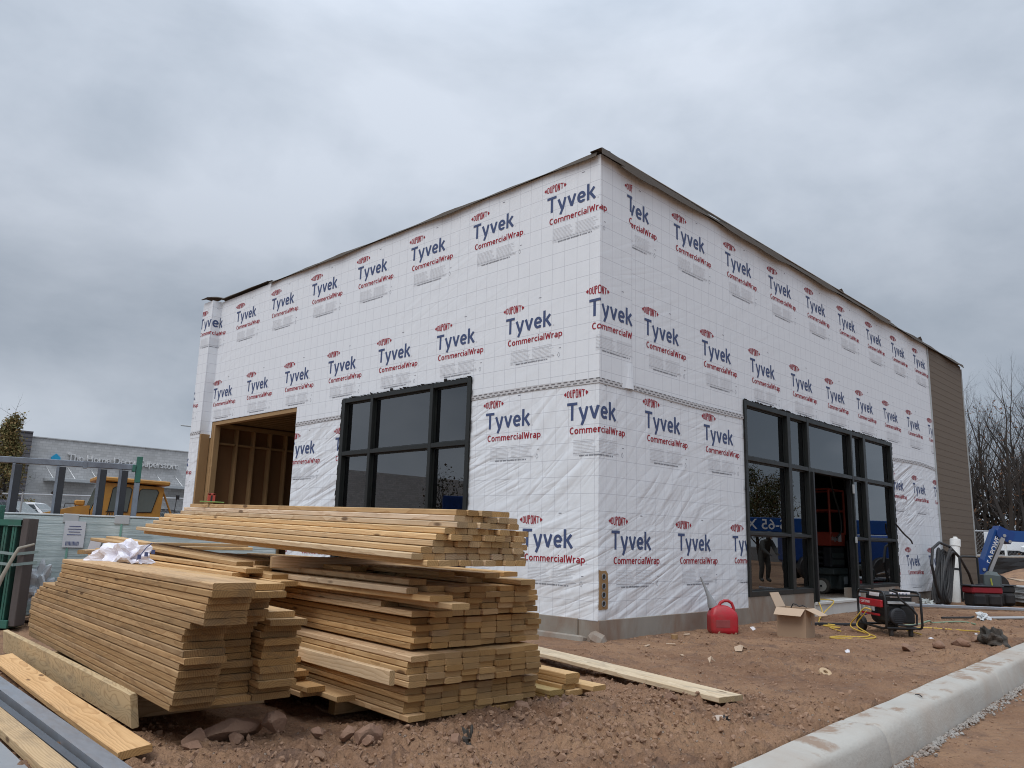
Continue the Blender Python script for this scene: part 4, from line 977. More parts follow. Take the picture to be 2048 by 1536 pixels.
flap_((-w_/2-.004, 0, h_), (0, 1, 0), (-.55, .1, 1.0), .21, d_); flap_((w_/2+.004, 0, h_), (0, 1, 0), (1, 0, -.42), .20, d_); flap_((0, d_/2+.004, h_), (1, 0, 0), (0, .9, -.35), .15, w_)
m = MB(); m.tube([(-.06, 0, .38), (-.03, .01, .435), (.02, .0, .43), (.06, 0, .405), (.10, .02, .425), (.15, .02, .40)], .008, 8); m.build('black_cable', M['blackrubber'], bx, smooth=True)
m = MB(); m.box((w_/2+.003, .03, .30), (.002, .012, .07)); m.box((w_/2+.003, .03, .20), (.002, .012, .05)); m.build('printed_mark', M['lettergrey'], bx)
# generator
gen = put(thing('portable_generator', (0, 0, 0), 'portable generator in a black tube frame with a red side panel and two wheels', 'generator'), 4.42, -1.90, R(228))
FR = lambda y: [(-.36, y, .12), (-.40, y, .18), (-.40, y, .52), (-.34, y, .60), (.0, y, .60)]
m = MB()
for y in (-.26, .26):
    pts = [(-.33, y, .115), (-.385, y, .15), (-.395, y, .52), (-.375, y, .57), (-.32, y, .60), (.30, y, .60), (.355, y, .575), (.375, y, .52), (.38, y, .16), (.36, y, .12), (.30, y, .10), (-.33, y, .115)]
    m.tube(pts, .017, 10)
for x in (-.34, .34): m.tube([(x, -.26, .11), (x, .26, .11)], .016, 8)
m.tube([(.355, -.26, .56), (.355, .26, .56)], .016, 8); m.tube([(-.36, -.26, .56), (-.36, .26, .56)], .016, 8)
m.build('tube_frame', M['black'], gen, smooth=True)
m = MB(); m.tube([(.40, -.20, .63), (.41, -.10, .60), (.42, -.08, .52), (.43, .10, .38), (.43, .16, .30), (.43, .15, .17), (.42, .05, .15), (.42, -.12, .16)], .015, 10); m.build('fold_handle', M['black'], gen, smooth=True)
m = MB(); m.box((0, 0, .505), (.60, .40, .13), ch=.035); m.build('fuel_tank', M['black'], gen, smooth=False)
m = MB(); m.box((-.06, -.235, .43), (.62, .04, .105), ch=.012); m.box((-.10, -.228, .27), (.50, .02, .03), ch=.004); rp = m.build('side_panel', M['red'], gen)
tx = text_mesh('CRAFTSMAN', .052, M['whitepaint'], rp, sx=.85); place(tx, (1, 0, 0), (0, 0, 1), (-.19, -.2545, .435))
m = MB(); m.box((-.02, -.2, .56), (.26, .012, .075), rot=(R(-12), 0, 0), ch=.003); m.box((.345, -.02, .565), (.012, .30, .075), ch=.003); m.build('warning_label', M['paper'], gen)
m = MB()
for k in range(5): m.box((.353, -.13+k*.05, .565), (.002, .018, .045))
m.build('label_print', M['navy'], gen)
m = MB(); m.box((.33, 0, .455), (.03, .40, .035), ch=.003); m.build('pale_plate', M['greypaint'], gen)
m = MB(); m.box((.13, 0, .30), (.30, .36, .26), ch=.03); m.box((.30, .10, .29), (.06, .20, .24), ch=.02); m.build('engine', M['black'], gen)
m = MB(); m.disc((.29, -.06, .27), (1, 0, 0), [(0, .115), (.05, .115), (.062, .10), (.064, .03), (.066, .001)], 22)
for k in range(7): m.box((.356, -.06, .19+k*.026), (.004, .17-.02*abs(k-3), .012))
m.build('recoil_cover', M['steeldark'], gen, smooth=True)
m = MB(); m.disc((-.30, 0, .24), (1, 0, 0), [(0, .12), (.22, .13), (.24, .10), (.25, .001)], 20); m.build('alternator', M['steeldark'], gen, smooth=True)
m = MB()
for k in range(3): m.box((-.22+k*.13, -.256, .345), (.05, .012, .055), ch=.004)
m.build('outlet', M['greypaint'], gen)
for y in (-.235, .235):
    m = MB(); m.disc((-.36, y-.035, .105), (0, 1, 0), [(0, .06), (.0, .100), (.012, .112), (.058, .112), (.07, .10), (.07, .06)], 26); wh = m.build('wheel', M['blackrubber'], gen, smooth=True)
    m = MB(); m.disc((-.36, y-.030, .105), (0, 1, 0), [(0, .062), (.06, .062)], 20); m.build('rim', M['steeldark'], wh, smooth=True)
m = MB()
for y in (-.16, .13): m.box((.30, y, .05), (.06, .05, .10), ch=.008)
m.box((.30, 0, .095), (.04, .36, .02)); m.build('foot', M['blackrubber'], gen)
def cord(name, pts, rr, material, lb, cat='cord', sub=6):
    P3 = [Vector(p) for p in pts]; out = []
    for i in range(len(P3)-1):
        a, b_, c_, d_ = P3[max(i-1, 0)], P3[i], P3[i+1], P3[min(i+2, len(P3)-1)]
        for k in range(sub):
            u = k/sub; out.append(.5*((2*b_)+(c_-a)*u+(2*a-5*b_+4*c_-d_)*u*u+(3*b_-a-3*c_+d_)*u**3))
    out.append(P3[-1]); m = MB(); m.tube(out, rr, 7); return tag(m.build(name, material, smooth=True), lb, cat)
gp = lambda x, y, dz=.012: (x, y, float(gz(x, y))+dz)
GM = Matrix.Translation(gen.location) @ Euler((0, 0, R(228))).to_matrix().to_4x4()
GL = lambda x, y, z: tuple(GM @ Vector((x, y, z)))
cord('yellow_cord', [GL(-.0, -.27, .33), GL(-.08, -.33, .34), GL(-.20, -.38, .22), GL(-.33, -.42, .05), gp(3.7, -1.95), gp(3.1, -1.72), gp(3.06, -1.58), gp(3.3, -1.60), gp(3.75, -1.85), GL(-.27, -.36, .08), GL(-.17, -.30, .24), GL(-.12, -.28, .30)], .0095, M['yellowcord'], 'yellow extension cord plugged into the side of the generator and looping over the soil')
cord('yellow_cord', [gp(4.0, -1.35), gp(4.35, -1.05), gp(4.55, -1.12), gp(4.65, -.82), gp(4.85, -.92), gp(5.0, -.62), gp(5.45, -.42)], .009, M['yellowcord'], 'kinked yellow cord running from behind the generator to the threshold')
cord('yellow_cord', [gp(5.45, -.42), (5.75, -.30, .02), (6.3, -.18, .10), (6.85, -.10, .22), (7.0, .05, .25), (6.75, .4, .25), (6.5, .75, .25), (6.9, .9, .25), (7.3, .6, .27), (7.0, .35, .26), (6.55, .5, .27), (6.6, .95, .27), (7.2, 1.0, .27), (7.4, .7, .26), (6.9, .3, .26), (6.6, .1, .25), (6.3, -.06, .24), (6.1, -.2, .08), (5.6, -.36, .02)], .010, M['yellowcord'], 'yellow cord lying in loops on the doorway floor')
cord('yellow_cord', [GL(.30, .28, .03), gp(5.4, -1.75), gp(5.8, -2.0), gp(5.9, -2.5), gp(5.3, -2.85), gp(4.75, -3.05)], .009, M['yellowcord'], 'yellow cord running right from the generator to the dark fabric bundle')
m = MB(); m.disc(gp(5.55, -2.72, .02), (0, 0, 1), [(-.02, .001), (-.01, .022), (.01, .022), (.02, .001)], 8); tag(m.build('cord_tag', M['paper']), 'pinkish white tag tied round the yellow cord', 'tag')
def scrap(name, x, y, pts, material, lb, cat, thick=.002):  # small folded sheet of real material: fan of triangles
    m = MB(); vs = [(p[0], p[1], p[2]) for p in pts]; n = len(vs); c = (sum(p[0] for p in vs)/n, sum(p[1] for p in vs)/n, max(p[2] for p in vs)+.012)
    m.add(vs+[c], [(i, (i+1) % n, n) for i in range(n)]); o = m.build(name, material); so = o.modifiers.new('thickness', 'SOLIDIFY'); so.thickness = thick
    o.location = (x, y, float(gz(x, y))+.012); return tag(o, lb, cat)
def crumple(name, x, y, z, sx, sy, sz, material, lb, cat, seed, sub=3, amp=.5, rz=0):
    bm = bmesh.new(); bmesh.ops.create_icosphere(bm, subdivisions=sub, radius=1); r_ = random.Random(seed)
    ks = [(Vector((r_.uniform(-1, 1), r_.uniform(-1, 1), r_.uniform(-.6, 1))).normalized(), r_.uniform(.3, .8)) for _ in range(16)]
    for v in bm.verts:
        p = v.co.copy(); q = 1
        for n, d in ks: q -= amp*.35*max(0, p.dot(n)-d)*1.5; q += amp*.16*math.sin(p.dot(n)*11+d*20)
        v.co = Vector((p.x*q*sx, p.y*q*sy, max(-.3, p.z)*q*sz))
    vs, fs = [tuple(v.co) for v in bm.verts], [[v.index for v in f.verts] for f in bm.faces]; bm.free()
    m = MB(); m.add(vs, fs); o = m.build(name, material); o.location = (x, y, z); o.rotation_euler = (0, 0, rz); return tag(o, lb, cat)
scrap('wood_scrap', .70, -1.50, [(-.12, -.02, 0), (0, .06, .03), (.12, -.05, 0), (.05, -.03, .05), (-.04, -.06, 0)], M['cardin'], 'pale splintered scrap lying in front of the fuel can', 'scrap')
scrap('paper_scrap', 1.83, -2.28, [(-.07, -.02, 0), (.02, .03, .01), (.09, .0, .02), (.0, -.04, 0)], M['paper'], 'white scrap of paper between the box and the kerb', 'scrap')
scrap('paper_scrap', 2.75, -.62, [(-.04, -.02, 0), (.0, .05, .04), (.05, .01, .01), (.01, -.04, .02)], M['paper'], 'small white twist of paper right of the fuel can', 'scrap')
scrap('wood_scrap', -.35, -1.75, [(-.06, -.02, 0), (-.02, .03, .04), (.05, .02, .05), (.06, -.02, .0), (.0, .0, .03)], M['cardin'], 'curled pale wood chip in the middle of the soil', 'scrap')
scrap('paper_scrap', 4.35, -2.45, [(-.05, -.02, 0), (.05, -.03, 0), (.06, .0, .005), (-.04, .02, .004)], M['paper'], 'small cream scrap lying below the generator', 'scrap')
scrap('paper_scrap', 5.9, -.9, [(-.07, -.03, 0), (.07, -.02, 0), (.06, .03, .01), (-.06, .02, .005)], M['paper'], 'thin white strip behind the generator', 'scrap')
scrap('metal_scrap', 7.5, -.40, [(-.08, -.05, 0), (.07, -.04, .0), (.06, .05, .03), (-.05, .04, .01)], M['bluedk'], 'small dark blue scrap near the curb under the right window', 'scrap')
scrap('paper_scrap', 12.1, -.42, [(-.22, -.05, 0), (.20, -.06, 0), (.22, .05, .01), (-.18, .05, .01)], M['paper'], 'white sheet lying before the coil of black pipe', 'scrap')
crumple('plastic_bag', 11.3, -.35, .06, .22, .15, .13, mat('clear_plastic_bag', (.42, .44, .42), .3, var=.4, scale=14), 'crumpled clear and yellow plastic bag left of the coil of black pipe', 'bag', 4, 3, .5)
crumple('black_plastic', -2.80, -3.27, .01, .11, .05, .045, M['blackrubber'], 'scrap of black plastic below the end of the long grey plank', 'scrap', 6, 3, .6, .4)
FAB = mat('dark_filter_fabric', (.040, .036, .030), .9, var=.4, dirt=(.12, .08, .055), dirt_amt=.5, bump=.004)
crumple('dark_fabric', 4.35, -3.22, .02, .30, .17, .20, FAB, 'crumpled bundle of dark filter fabric against the far part of the kerb', 'fabric', 8, 4, .36, .3)
crumple('dark_cloth', -4.50, -2.55, .005, .10, .055, .08, FAB, 'crumpled scrap of dark cloth in the dirt before the wide stack', 'cloth', 9, 4, .6, .9)
m = MB(); m.disc((0, 0, 0), (0, 0, 1), [(0, .022), (0, .055), (.012, .062), (.03, .058), (.034, .03), (.03, .022), (0, .022)], 22); o = m.build('tape_roll', mat('tan_tape', (.44, .31, .185), .8, var=.12), smooth=True)
o.location = gp(-.06, -2.81, .018); o.rotation_euler = (R(28), R(-18), 0); tag(o, 'empty tan cardboard tape core lying on the soil', 'tape core')
m = MB(); m.tube([(-.05, 0, 0), (-.02, .004, .008), (.03, -.004, .004), (.05, .006, 0)], .0045, 6); m.tube([(.05, .006, 0), (.06, .02, 0)], .004, 5); o = m.build('bent_nail', M['steeldark']); o.location = (-.72, KY(-.72)-.14, .032); o.rotation_euler = (0, 0, .6); tag(o, 'dark bent nail lying on the kerb', 'nail')
m = MB(); m.disc((0, 0, 0), (0, 0, 1), [(0, .04), (.05, .042), (.05, .001)], 14); o = m.build('wood_offcut', M['stud']); o.location = gp(1.05, -.42, 0); tag(o, 'small round wood offcut by the foundation left of the fuel can', 'offcut')
for k, (x, y, rz, ln, lb) in enumerate([(.25, -.55, .3, .16, 'pale wood splinter nearest the building corner'), (.45, -.75, 2.2, .11, 'short wood splinter left of two white chips by the corner'), (1.5, -.32, .1, .14, 'flat pale splinter between the offcut and the fuel can'), (1.62, -.25, 1.9, .08, 'tiny white chip close under the wrap left of the fuel can'), (3.3, -.35, .5, .16, 'pale splinter at the foundation behind the box'), (-.1, -1.25, .8, .07, 'white chip on the soil below the building corner')]):
    m = MB(); m.box((0, 0, .006), (ln, .03, .012), ch=.003); o = m.build('wood_splinter', M['cardin']); o.location = gp(x, y, 0); o.rotation_euler = (0, 0, rz); tag(o, lb, 'splinter', 'wood splinters by the foundation')
m = MB(); m.tube([(-1.6, 0, .0), (1.0, 0, .0)], .026, 10); o = m.build('conduit_pipe', M['greypaint'], smooth=True); o.location = gp(9.9, -2.75, .03); o.rotation_euler = (0, 0, R(-27)); tag(o, 'short pale conduit pipe at the right edge beyond the dark fabric', 'pipe')
m = MB(); m.box((0, 0, .03), (6.5, .09, .06), ch=.008); o = m.build('metal_rail', M['galv']); o.location = (11.6, -1.85, .015); o.rotation_euler = (0, 0, R(-56)); tag(o, 'long flat grey rail lying on the soil before the tool bags', 'rail')
m = MB(); m.tube([(-.45, 0, .02), (.2, .02, .02), (.35, .1, .03)], .018, 7); o = m.build('black_rod', M['blackrubber'], smooth=True); o.location = gp(8.0, -1.9, .01); o.rotation_euler = (0, 0, R(-30)); tag(o, 'black rubber rod beside the crumpled clear wrap', 'rod')
crumple('plastic_wrap', 8.4, -2.12, .05, .16, .10, .12, mat('clear_wrap', (.55, .57, .58), .3, var=.3, scale=16), 'crumpled clear wrap at the end of the black rod', 'plastic', 21, 3, .5)
cord('green_strap', [gp(5.7, -1.5, .02), gp(6.1, -1.72, .02), gp(6.5, -1.8, .06), gp(6.9, -1.75, .02), gp(7.3, -2.05, .02), gp(7.2, -2.3, .02)], .014, mat('green_strap', (.20, .27, .18), .6), 'pale green plastic strap lying right of the generator', 'strap')
m = MB(); m.box((0, 0, .02), (1.3, .05, .04), ch=.006); o = m.build('dark_rod', M['steeldark']); o.location = gp(4.9, -.75, 0); o.rotation_euler = (0, 0, R(-40)); tag(o, 'dark stained stick lying behind the box', 'stick')
# white pipe, coil of black pipe
pv = thing('vent_pipe', (13.52, -.30, -.05), 'upright white plastic pipe with a cap before the brown siding', 'pipe')
m = MB(); m.tube([(.0, 0, 0), (.34, 0, 1.42)], .105, 20); m.build('pipe', M['white'], pv, smooth=True)
m = MB(); m.disc((.325, 0, 1.36), (.23, 0, 1), [(0, .122), (.17, .122), (.18, .112), (.18, .05), (.235, .05), (.236, .001)], 20); m.build('cap', M['white'], pv, smooth=True)
m = MB(); m.disc((.185, 0, .78), (.23, 0, 1), [(0, .109), (.05, .109)], 20); m.build('black_band', M['black'], pv, smooth=True)
co_ = thing('pipe_coil', (11.98, -.35, 0), 'loose coil of black plastic pipe leaning beside the white vent pipe', 'pipe coil')
r = random.Random(2)
for k in range(9):
    pts = []; a = r.uniform(.40, .62); bb = r.uniform(.52, .60); tl = .30+.05*k
    for i in range(29):
        th = 2*math.pi*i/28; u = math.cos(th)*(.07+.030*k); v = math.sin(th)*bb+bb+.05
        pts.append((u+.50*v+(.05*k-.25), -.02*k+.03*math.sin(th*2+k), v))
    m = MB(); m.tube(pts, .034, 8, cap=False); m.build('loop', M['blackrubber'], co_, smooth=True)
m = MB(); m.tube([(-.05, -.1, .06), (-.35, -.1, .42), (-.56, -.1, .9), (-.42, -.1, 1.24), (.10, -.1, 1.38), (.75, -.12, 1.30), (1.45, -.14, 1.05), (2.05, -.15, .68), (2.35, -.15, .36)], .032, 8)
m.build('loose_end', M['blackrubber'], co_, smooth=True)
cord('black_hose', [fac(10.5, 1.75, .05), fac(10.75, 1.55, .12), fac(11.1, 1.42, .14), fac(11.35, 1.34, .10)], .018, M['blackrubber'], 'short black hose end poking out beside the shop entrance', 'hose')
for xx, lb in ((8.45, 'black cable hanging behind the narrow pane right of the door'), (9.15, 'long black cable hanging behind the right pane of the entrance'), (10.35, 'black cable hanging behind the right edge of the entrance')):
    cord('black_cable', [(xx-.15, .5, 3.3), (xx-.05, .45, 2.4), (xx+.18, .42, 1.9), (xx+.22, .42, 1.55), (xx+.05, .45, 1.4)], .018, M['blackrubber'], lb, 'cable')
# tool bags, sack truck handle, slabs
def bag(x, y, rz, lb, top):
    t_ = thing('tool_bag', (x, y, 0), lb, 'tool bag', None, rz)
    m = MB(); m.box((0, 0, .16), (.66, .42, .32), ch=.05); m.build('body', M['blackcloth'], t_)
    m = MB(); m.box((0, 0, .365), (.70, .41, .15), ch=.03); m.build('band', top, t_)
    for k in (-.22, .12):
        m = MB(); m.box((k, -.24, .16), (.26, .09, .22), ch=.03); m.build('pocket', M['blackcloth'], t_)
    m = MB(); m.box((.0, 0, .455), (.74, .44, .03), ch=.01); m.build('rim', M['steeldark'], t_)
    return t_
bag(12.42, -1.16, R(-44), 'red and black open tool bag by the white pipe', M['redcloth'])
bag(13.35, -1.22, R(-30), 'black tool bag behind the red one', M['blackcloth'])
bp_ = thing('backpack', (12.75, -1.30, .36), 'dark grey backpack with a yellow strip leaning on the red tool bag', 'backpack', None, R(-44))
m = MB(); m.box((0, 0, .20), (.40, .24, .42), rot=(R(-8), R(6), 0), ch=.10); m.build('body', M['liftgrey'], bp_)
m = MB(); m.tube([(-.12, -.13, .26), (-.10, -.15, .05), (-.02, -.16, -.14)], .018, 6); m.build('strap', mat('yellow_strip', (.33, .33, .05), .6), bp_)
m = MB(); m.tube([(12.98, -.60, .05), (12.98, -.60, 1.05), (13.03, -.64, 1.08), (13.27, -.85, 1.08), (13.31, -.89, 1.05), (13.31, -.89, .05)], .026, 8); m.tube([(13.0, -.62, .1), (13.3, -.88, .1)], .02, 6); tag(m.build('trolley_handle', M['black'], smooth=True), 'tall black tubular trolley handle behind the red tool bag', 'trolley handle')
sl = thing('slab_stack', (14.15, -1.95, 0), 'strapped stack of pale flat slabs at the right edge', 'slab stack', None, R(-46))
for k in range(9):
    m = MB(); m.box((.012*math.sin(k*2.2), 0, .10+k*.041), (1.1, .7, .036), ch=.006); m.build('slab', M['greypaint'], sl)
m = MB()
for s in (-.4, .4): m.box((s, 0, .04), (.09, .68, .08), ch=.004)
m.build('pallet_block', M['stud'], sl)
m = MB(); m.box((-.1, -.358, .30), (.38, .006, .26)); m.build('paper_label', M['paper'], sl)
for k, (x, y, z, sx, sy, rz, mm, lb) in enumerate([(18.3, -1.0, .42, 1.2, .5, -.7, M['cardin'], 'pale board on the dirt mound beyond the tool bags'), (16.6, -2.0, .42, 1.5, .35, -.75, M['chrome'], 'grey sheet metal lying over the black tool bag'), (21.0, -2.3, .55, .9, .5, -.4, M['redcloth'], 'red scrap on the slope at the right edge'), (18.4, -2.6, .50, 1.3, .8, -.5, M['greypaint'], 'grey board propped at the right edge behind the slabs')]):
    m = MB(); m.box((0, 0, 0), (sx, sy, .03), rot=(.05, .03, 0), ch=.004); o = m.build('loose_board', mm); o.location = (x, y, z); o.rotation_euler = (.06, .05, rz); tag(o, lb, 'loose board')
crumple('dark_heap', 17.2, -1.7, .38, .75, .45, .26, M['blackcloth'], 'heap of dark tarpaulin behind the tool bags', 'tarpaulin', 31, 4, .5, -.7)

# crumpled white sheet, level and strap on the stacks
ws = crumple('plastic_sheet', 0, 0, 0, .25, .18, .15, mat('white_sheet', (.76, .74, .80), .5, var=.05, bump=.006), 'crumpled white plastic sheet lying on the left stack of planks', 'plastic sheet', 15, 4, .38)
ws.location = MO+LD*2.75+AD*-.98+Vector((0, 0, .94)); ws.rotation_euler = (0, 0, R(-30))
m = MB(); m.tube([(0, 0, 0), (.06, .02, .10), (.10, .02, .14)], .004, 5)
for k in range(3): m.box((.02+k*.05, -.01, .03+.02*k), (.028, .003, .035))
o = m.build('navy_print', M['navy']); o.parent = ws; o.location = (.10, -.20, .0)
lv = thing('hand_tool', MO+LD*4.05+AD*.12+Vector((0, 0, 1.478)), 'small red clamp standing on the top of the pale bundle', 'clamp')
m = MB(); m.box((0, 0, .05), (.03, .02, .10), ch=.004); m.box((.05, 0, .05), (.03, .02, .10), ch=.004); m.box((.025, 0, .09), (.08, .02, .02), ch=.004); m.build('frame', mat('clamp_red', (.40, .06, .04), .5), lv)
m = MB(); m.box((.025, 0, .045), (.02, .015, .06)); m.build('bar', M['steeldark'], lv)
m = MB(); m.box((0, 0, .008), (.24, .05, .012), ch=.004); o = m.build('green_strap', mat('lime_strap', (.16, .27, .07), .6)); o.location = MO+LD*3.9+AD*.1+Vector((0, 0, 1.475)); o.rotation_euler = (0, 0, R(-5)); tag(o, 'lime green strap lying on top of the pale bundle', 'strap')

# ------------------------------------------------------------------ left: steel rack, wrapped bundle, green frames
CR = Vector((.697, -.717, 0)); CF = Vector((.717, .697, 0)); CP = Vector((-7.952, -6.164, 0)); CY = R(-45.8)
def at(lat, dep, z=0): return CP+CR*lat+CF*dep+Vector((0, 0, z))
rk = thing('steel_rack', (-4.94, 5.99, 0), 'tall grey steel storage rack of square posts and top rail behind the wrapped bundle', 'rack', None, R(-16.7))
ux = Vector((math.cos(R(-16.7)), math.sin(R(-16.7)), 0))
posts = [(-1.2, 0), (0, 0), (.515, 0), (1.02, 0), (1.29, 0)]
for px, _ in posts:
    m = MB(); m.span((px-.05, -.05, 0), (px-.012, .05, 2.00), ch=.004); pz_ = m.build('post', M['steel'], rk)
    m = MB(); m.span((px-.012, -.056, 0), (px+.065, .05, 1.99), ch=.004); m.build('post_dark_side', M['steeldark'], pz_)  # dark right side of the post, made as a box of its own
m = MB(); m.span((1.45, -.05, 0), (1.52, .05, 1.83), ch=.004); gp_ = m.build('post', M['steel'], rk)
m = MB(); m.span((1.448, -.055, 1.832), (1.522, .05, 2.20), ch=.004); m.span((1.40, -.07, 1.98), (1.44, .05, 2.08), ch=.003); m.build('green_end', M['green'], gp_)
m = MB(); m.span((-2.2, -.045, 2.005), (1.45, .05, 2.085), ch=.006); m.span((.78, -.05, 1.99), (.83, .052, 2.088), ch=.002); m.build('top_rail', M['steel'], rk)
m = MB(); m.span((-2.2, -.045, .05), (1.45, .05, .13), ch=.006); m.build('bottom_rail', M['steel'], rk)
WRAP = bpy.data.materials.new('stretch_wrapped_planks'); WRAP.use_nodes = True
t = NT(WRAP.node_tree); b = t.n['Principled BSDF']; co = t.node('ShaderNodeTexCoord').outputs['Object']; x, y, z = t.sep(co)
n = t.noise(t.vmul(co, (.8, .8, 14)), 1.6, 5, .65); lnz = t.math('FRACT', t.math('MULTIPLY', z, 7.4)); gap = t.math('LESS_THAN', lnz, .10)
c = t.mix(t.ramp(n, .35, .65), (.36, .44, .44), (.55, .62, .62)); c = t.mix(t.math('MULTIPLY', gap, .45), c, (.15, .19, .21))
gl = t.noise(t.vmul(co, (2.2, 2, 30)), 1.5, 4, .7); c = t.mix(t.math('MULTIPLY', t.ramp(gl, .56, .70), .75), c, (.62, .67, .70))
blo = t.noise(t.vmul(co, (1, 1, .3)), 2.0, 2, .5); c = t.mix(t.math('MULTIPLY', t.ramp(blo, .5, .62), .35), c, (.20, .26, .27))
t.put(b.inputs['Base Color'], c); b.inputs['Roughness'].default_value = .22; b.inputs['Specular IOR Level'].default_value = .5
t.put(b.inputs['Normal'], t.bump(t.math('ADD', gl, n), .5, .012))
by = math.atan2(-.79, 1.95)
bu = thing('wrapped_bundle', (-5.25, 5.32, 0), 'bundle of pale bluish planks in clear stretch wrap behind the stacks', 'bundle', None, by)
m = MB(); m.span((0, 0, .09), (3.4, .5, 1.325), ch=.02); wb = m.build('wrapped_planks', WRAP, bu)
m = MB(); m.span((.02, -.006, 1.325), (3.4, .5, 1.345), ch=.004); m.build('top_film', mat('milky_film', (.55, .59, .60), .3, var=.15), bu)
for px in (.82, 1.41):
    m = MB(); m.span((px-.012, -.008, .1), (px+.012, -.001, 1.35)); m.build('green_strap', mat('strap_green', (.16, .33, .27), .5), bu)
    m = MB(); m.span((px-.09, -.012, 1.24), (px+.09, .1, 1.352), ch=.006); m.build('edge_protector', M['greypaint'], bu)
m = MB(); m.span((.76, -.016, .93), (1.0, -.009, 1.26)); lb_ = m.build('paper_label', mat('filmed_paper', (.54, .55, .58), .4, var=.12), bu)
m = MB()
for k in range(11): m.box((.80+.014*k, -.018, .98), (.006 if k % 3 else .009, .002, .05))
for k in range(4): m.box((.88, -.018, 1.09+k*.035), (.16-.03*(k % 2), .002, .008))
m.build('print', M['navy'], lb_)
m = MB(); m.box((1.13, -.014, .97), (.13, .006, .14), rot=(0, R(12), 0)); m.build('document_pouch', M['paper'], bu)
for k in (.3, 1.5, 2.7):
    m = MB(); m.span((k, 0, 0), (k+.1, .5, .088)); m.build('bearer', M['stud'], bu)
crumple('plastic_film', -4.84, 4.70, .42, .20, .14, .30, mat('loose_film', (.45, .48, .50), .2, var=.35, scale=10), 'crumpled loose clear film between the green frames and the plank stack', 'plastic film', 41, 4, .5)
def gframe(lat, dep, rz, h, n, lb):
    c = at(lat, dep); t_ = thing('green_fin_panel_rack', c, lb, 'steel rack', 'strapped green steel frames', CY+rz)
    for k in range(n):
        x = -.02+k*.105
        m = MB(); m.span((x, -.10, .12), (x+.022, .14, h-.075), ch=.003); m.span((x-.024, -.105, .12), (x-.002, -.095, h-.08)); m.build('fin', M['green'], t_)
    m = MB(); m.span((-.05, -.12, h-.072), (-.05+n*.105, .15, h-.066)); m.span((-.05, -.12, h-.065), (-.05+n*.105, -.114, h)); m.span((-.05, .144, h-.065), (-.05+n*.105, .15, h)); m.span((-.05, -.113, h-.006), (-.05+n*.105, .143, h)); m.build('top_channel', M['green'], t_)
    m = MB(); m.span((-.06, -.13, .03), (-.04+n*.105, .16, .118), ch=.004); m.build('bottom_channel', M['green'], t_)
    return t_
g1 = gframe(-6.06, 9.50, 0, 1.255, 4, 'right-hand green steel frame of upright fins with an open channel on top')
m = MB(); m.span((.37, -.10, .05), (.45, .10, 1.27), ch=.006); m.build('brown_board', mat('dark_brown_board', (.09, .075, .07), .8, var=.3, stretch=(8, 8, .6)), g1)
g2 = gframe(-6.52, 9.55, R(4), 1.20, 5, 'green steel frame at the left edge with a grey tag on its post')
m = MB(); m.span((.46, -.16, .05), (.53, -.06, 1.42), ch=.006); p2 = m.build('corner_post', M['green'], g2)
m = MB(); m.span((.47, -.168, 1.02), (.52, -.161, 1.14)); m.build('grey_tag', M['greypaint'], p2)
for z0, z1, lb in ((.93, .86, 'upper grey strap round the green steel frames'), (.79, .74, 'lower grey strap round the green steel frames')):
    m = MB(); A, B, C_ = at(-6.65, 9.37, z0+.03), at(-5.69, 9.35, z1), at(-5.49, 9.47, z1+.03)
    for p, q in ((A, B), (B, C_)): m.add([p-Vector((0, 0, .016)), q-Vector((0, 0, .016)), q+Vector((0, 0, .016)), p+Vector((0, 0, .016))], [(0, 1, 2, 3)])
    o = m.build('strap', mat('grey_strap', (.22, .29, .28), .6)); o.modifiers.new('thickness', 'SOLIDIFY').thickness = .004; tag(o, lb, 'strap')
m = MB(); m.tube([at(-5.49, 9.37, .98), at(-5.63, 9.31, .93), at(-5.68, 9.29, .80), at(-5.75, 9.28, .62), at(-5.82, 9.29, .42)], [.012, .018, .02, .022, .028], 8, flat=.35)
tag(m.build('sling', mat('beige_webbing', (.33, .31, .26), .9, var=.25, scale=20), smooth=True), 'frayed beige webbing sling tied round the green frames', 'sling')

# ------------------------------------------------------------------ left background: store, car park, machine, cars, fence, lamp, tree
m = MB(); T0 = frame(CR, CF, CP); m.M = T0
m.prism([(-70, 29.5), (7, 29.5), (7, 110), (-70, 110)], -.5, .60); m.M = Matrix.Identity(4)
o = m.build('parking_lot', M['asphalt']); tag(o, kind='structure')
BRICK = bpy.data.materials.new('pale_block_wall'); BRICK.use_nodes = True
t = NT(BRICK.node_tree); b = t.n['Principled BSDF']; x, y, z = t.sep(t.node('ShaderNodeNewGeometry').outputs['Position'])
bt = t.node('ShaderNodeTexBrick', Vector=t.xyz(x, z, 0), Color1=(.45, .448, .44, 1), Color2=(.58, .577, .57, 1), Mortar=(.38, .378, .375, 1), Scale=1.0); bt.inputs['Brick Width'].default_value = .44; bt.inputs['Row Height'].default_value = .21; bt.inputs['Mortar Size'].default_value = .012
nn = t.noise(t.xyz(x, z, 0), .5, 4, .6); t.put(b.inputs['Base Color'], t.mix(t.math('MULTIPLY', nn, .35), bt.outputs['Color'], (.30, .30, .30))); b.inputs['Roughness'].default_value = .9
SLAT = bpy.data.materials.new('dark_slat_cladding'); SLAT.use_nodes = True
t = NT(SLAT.node_tree); b = t.n['Principled BSDF']; x, y, z = t.sep(t.node('ShaderNodeNewGeometry').outputs['Position'])
sl_ = t.math('LESS_THAN', t.math('FRACT', t.math('MULTIPLY', z, 3.2)), .3); nn = t.noise(t.vmul(t.xyz(x, z, 0), (.3, 4, 1)), 2, 3, .6)
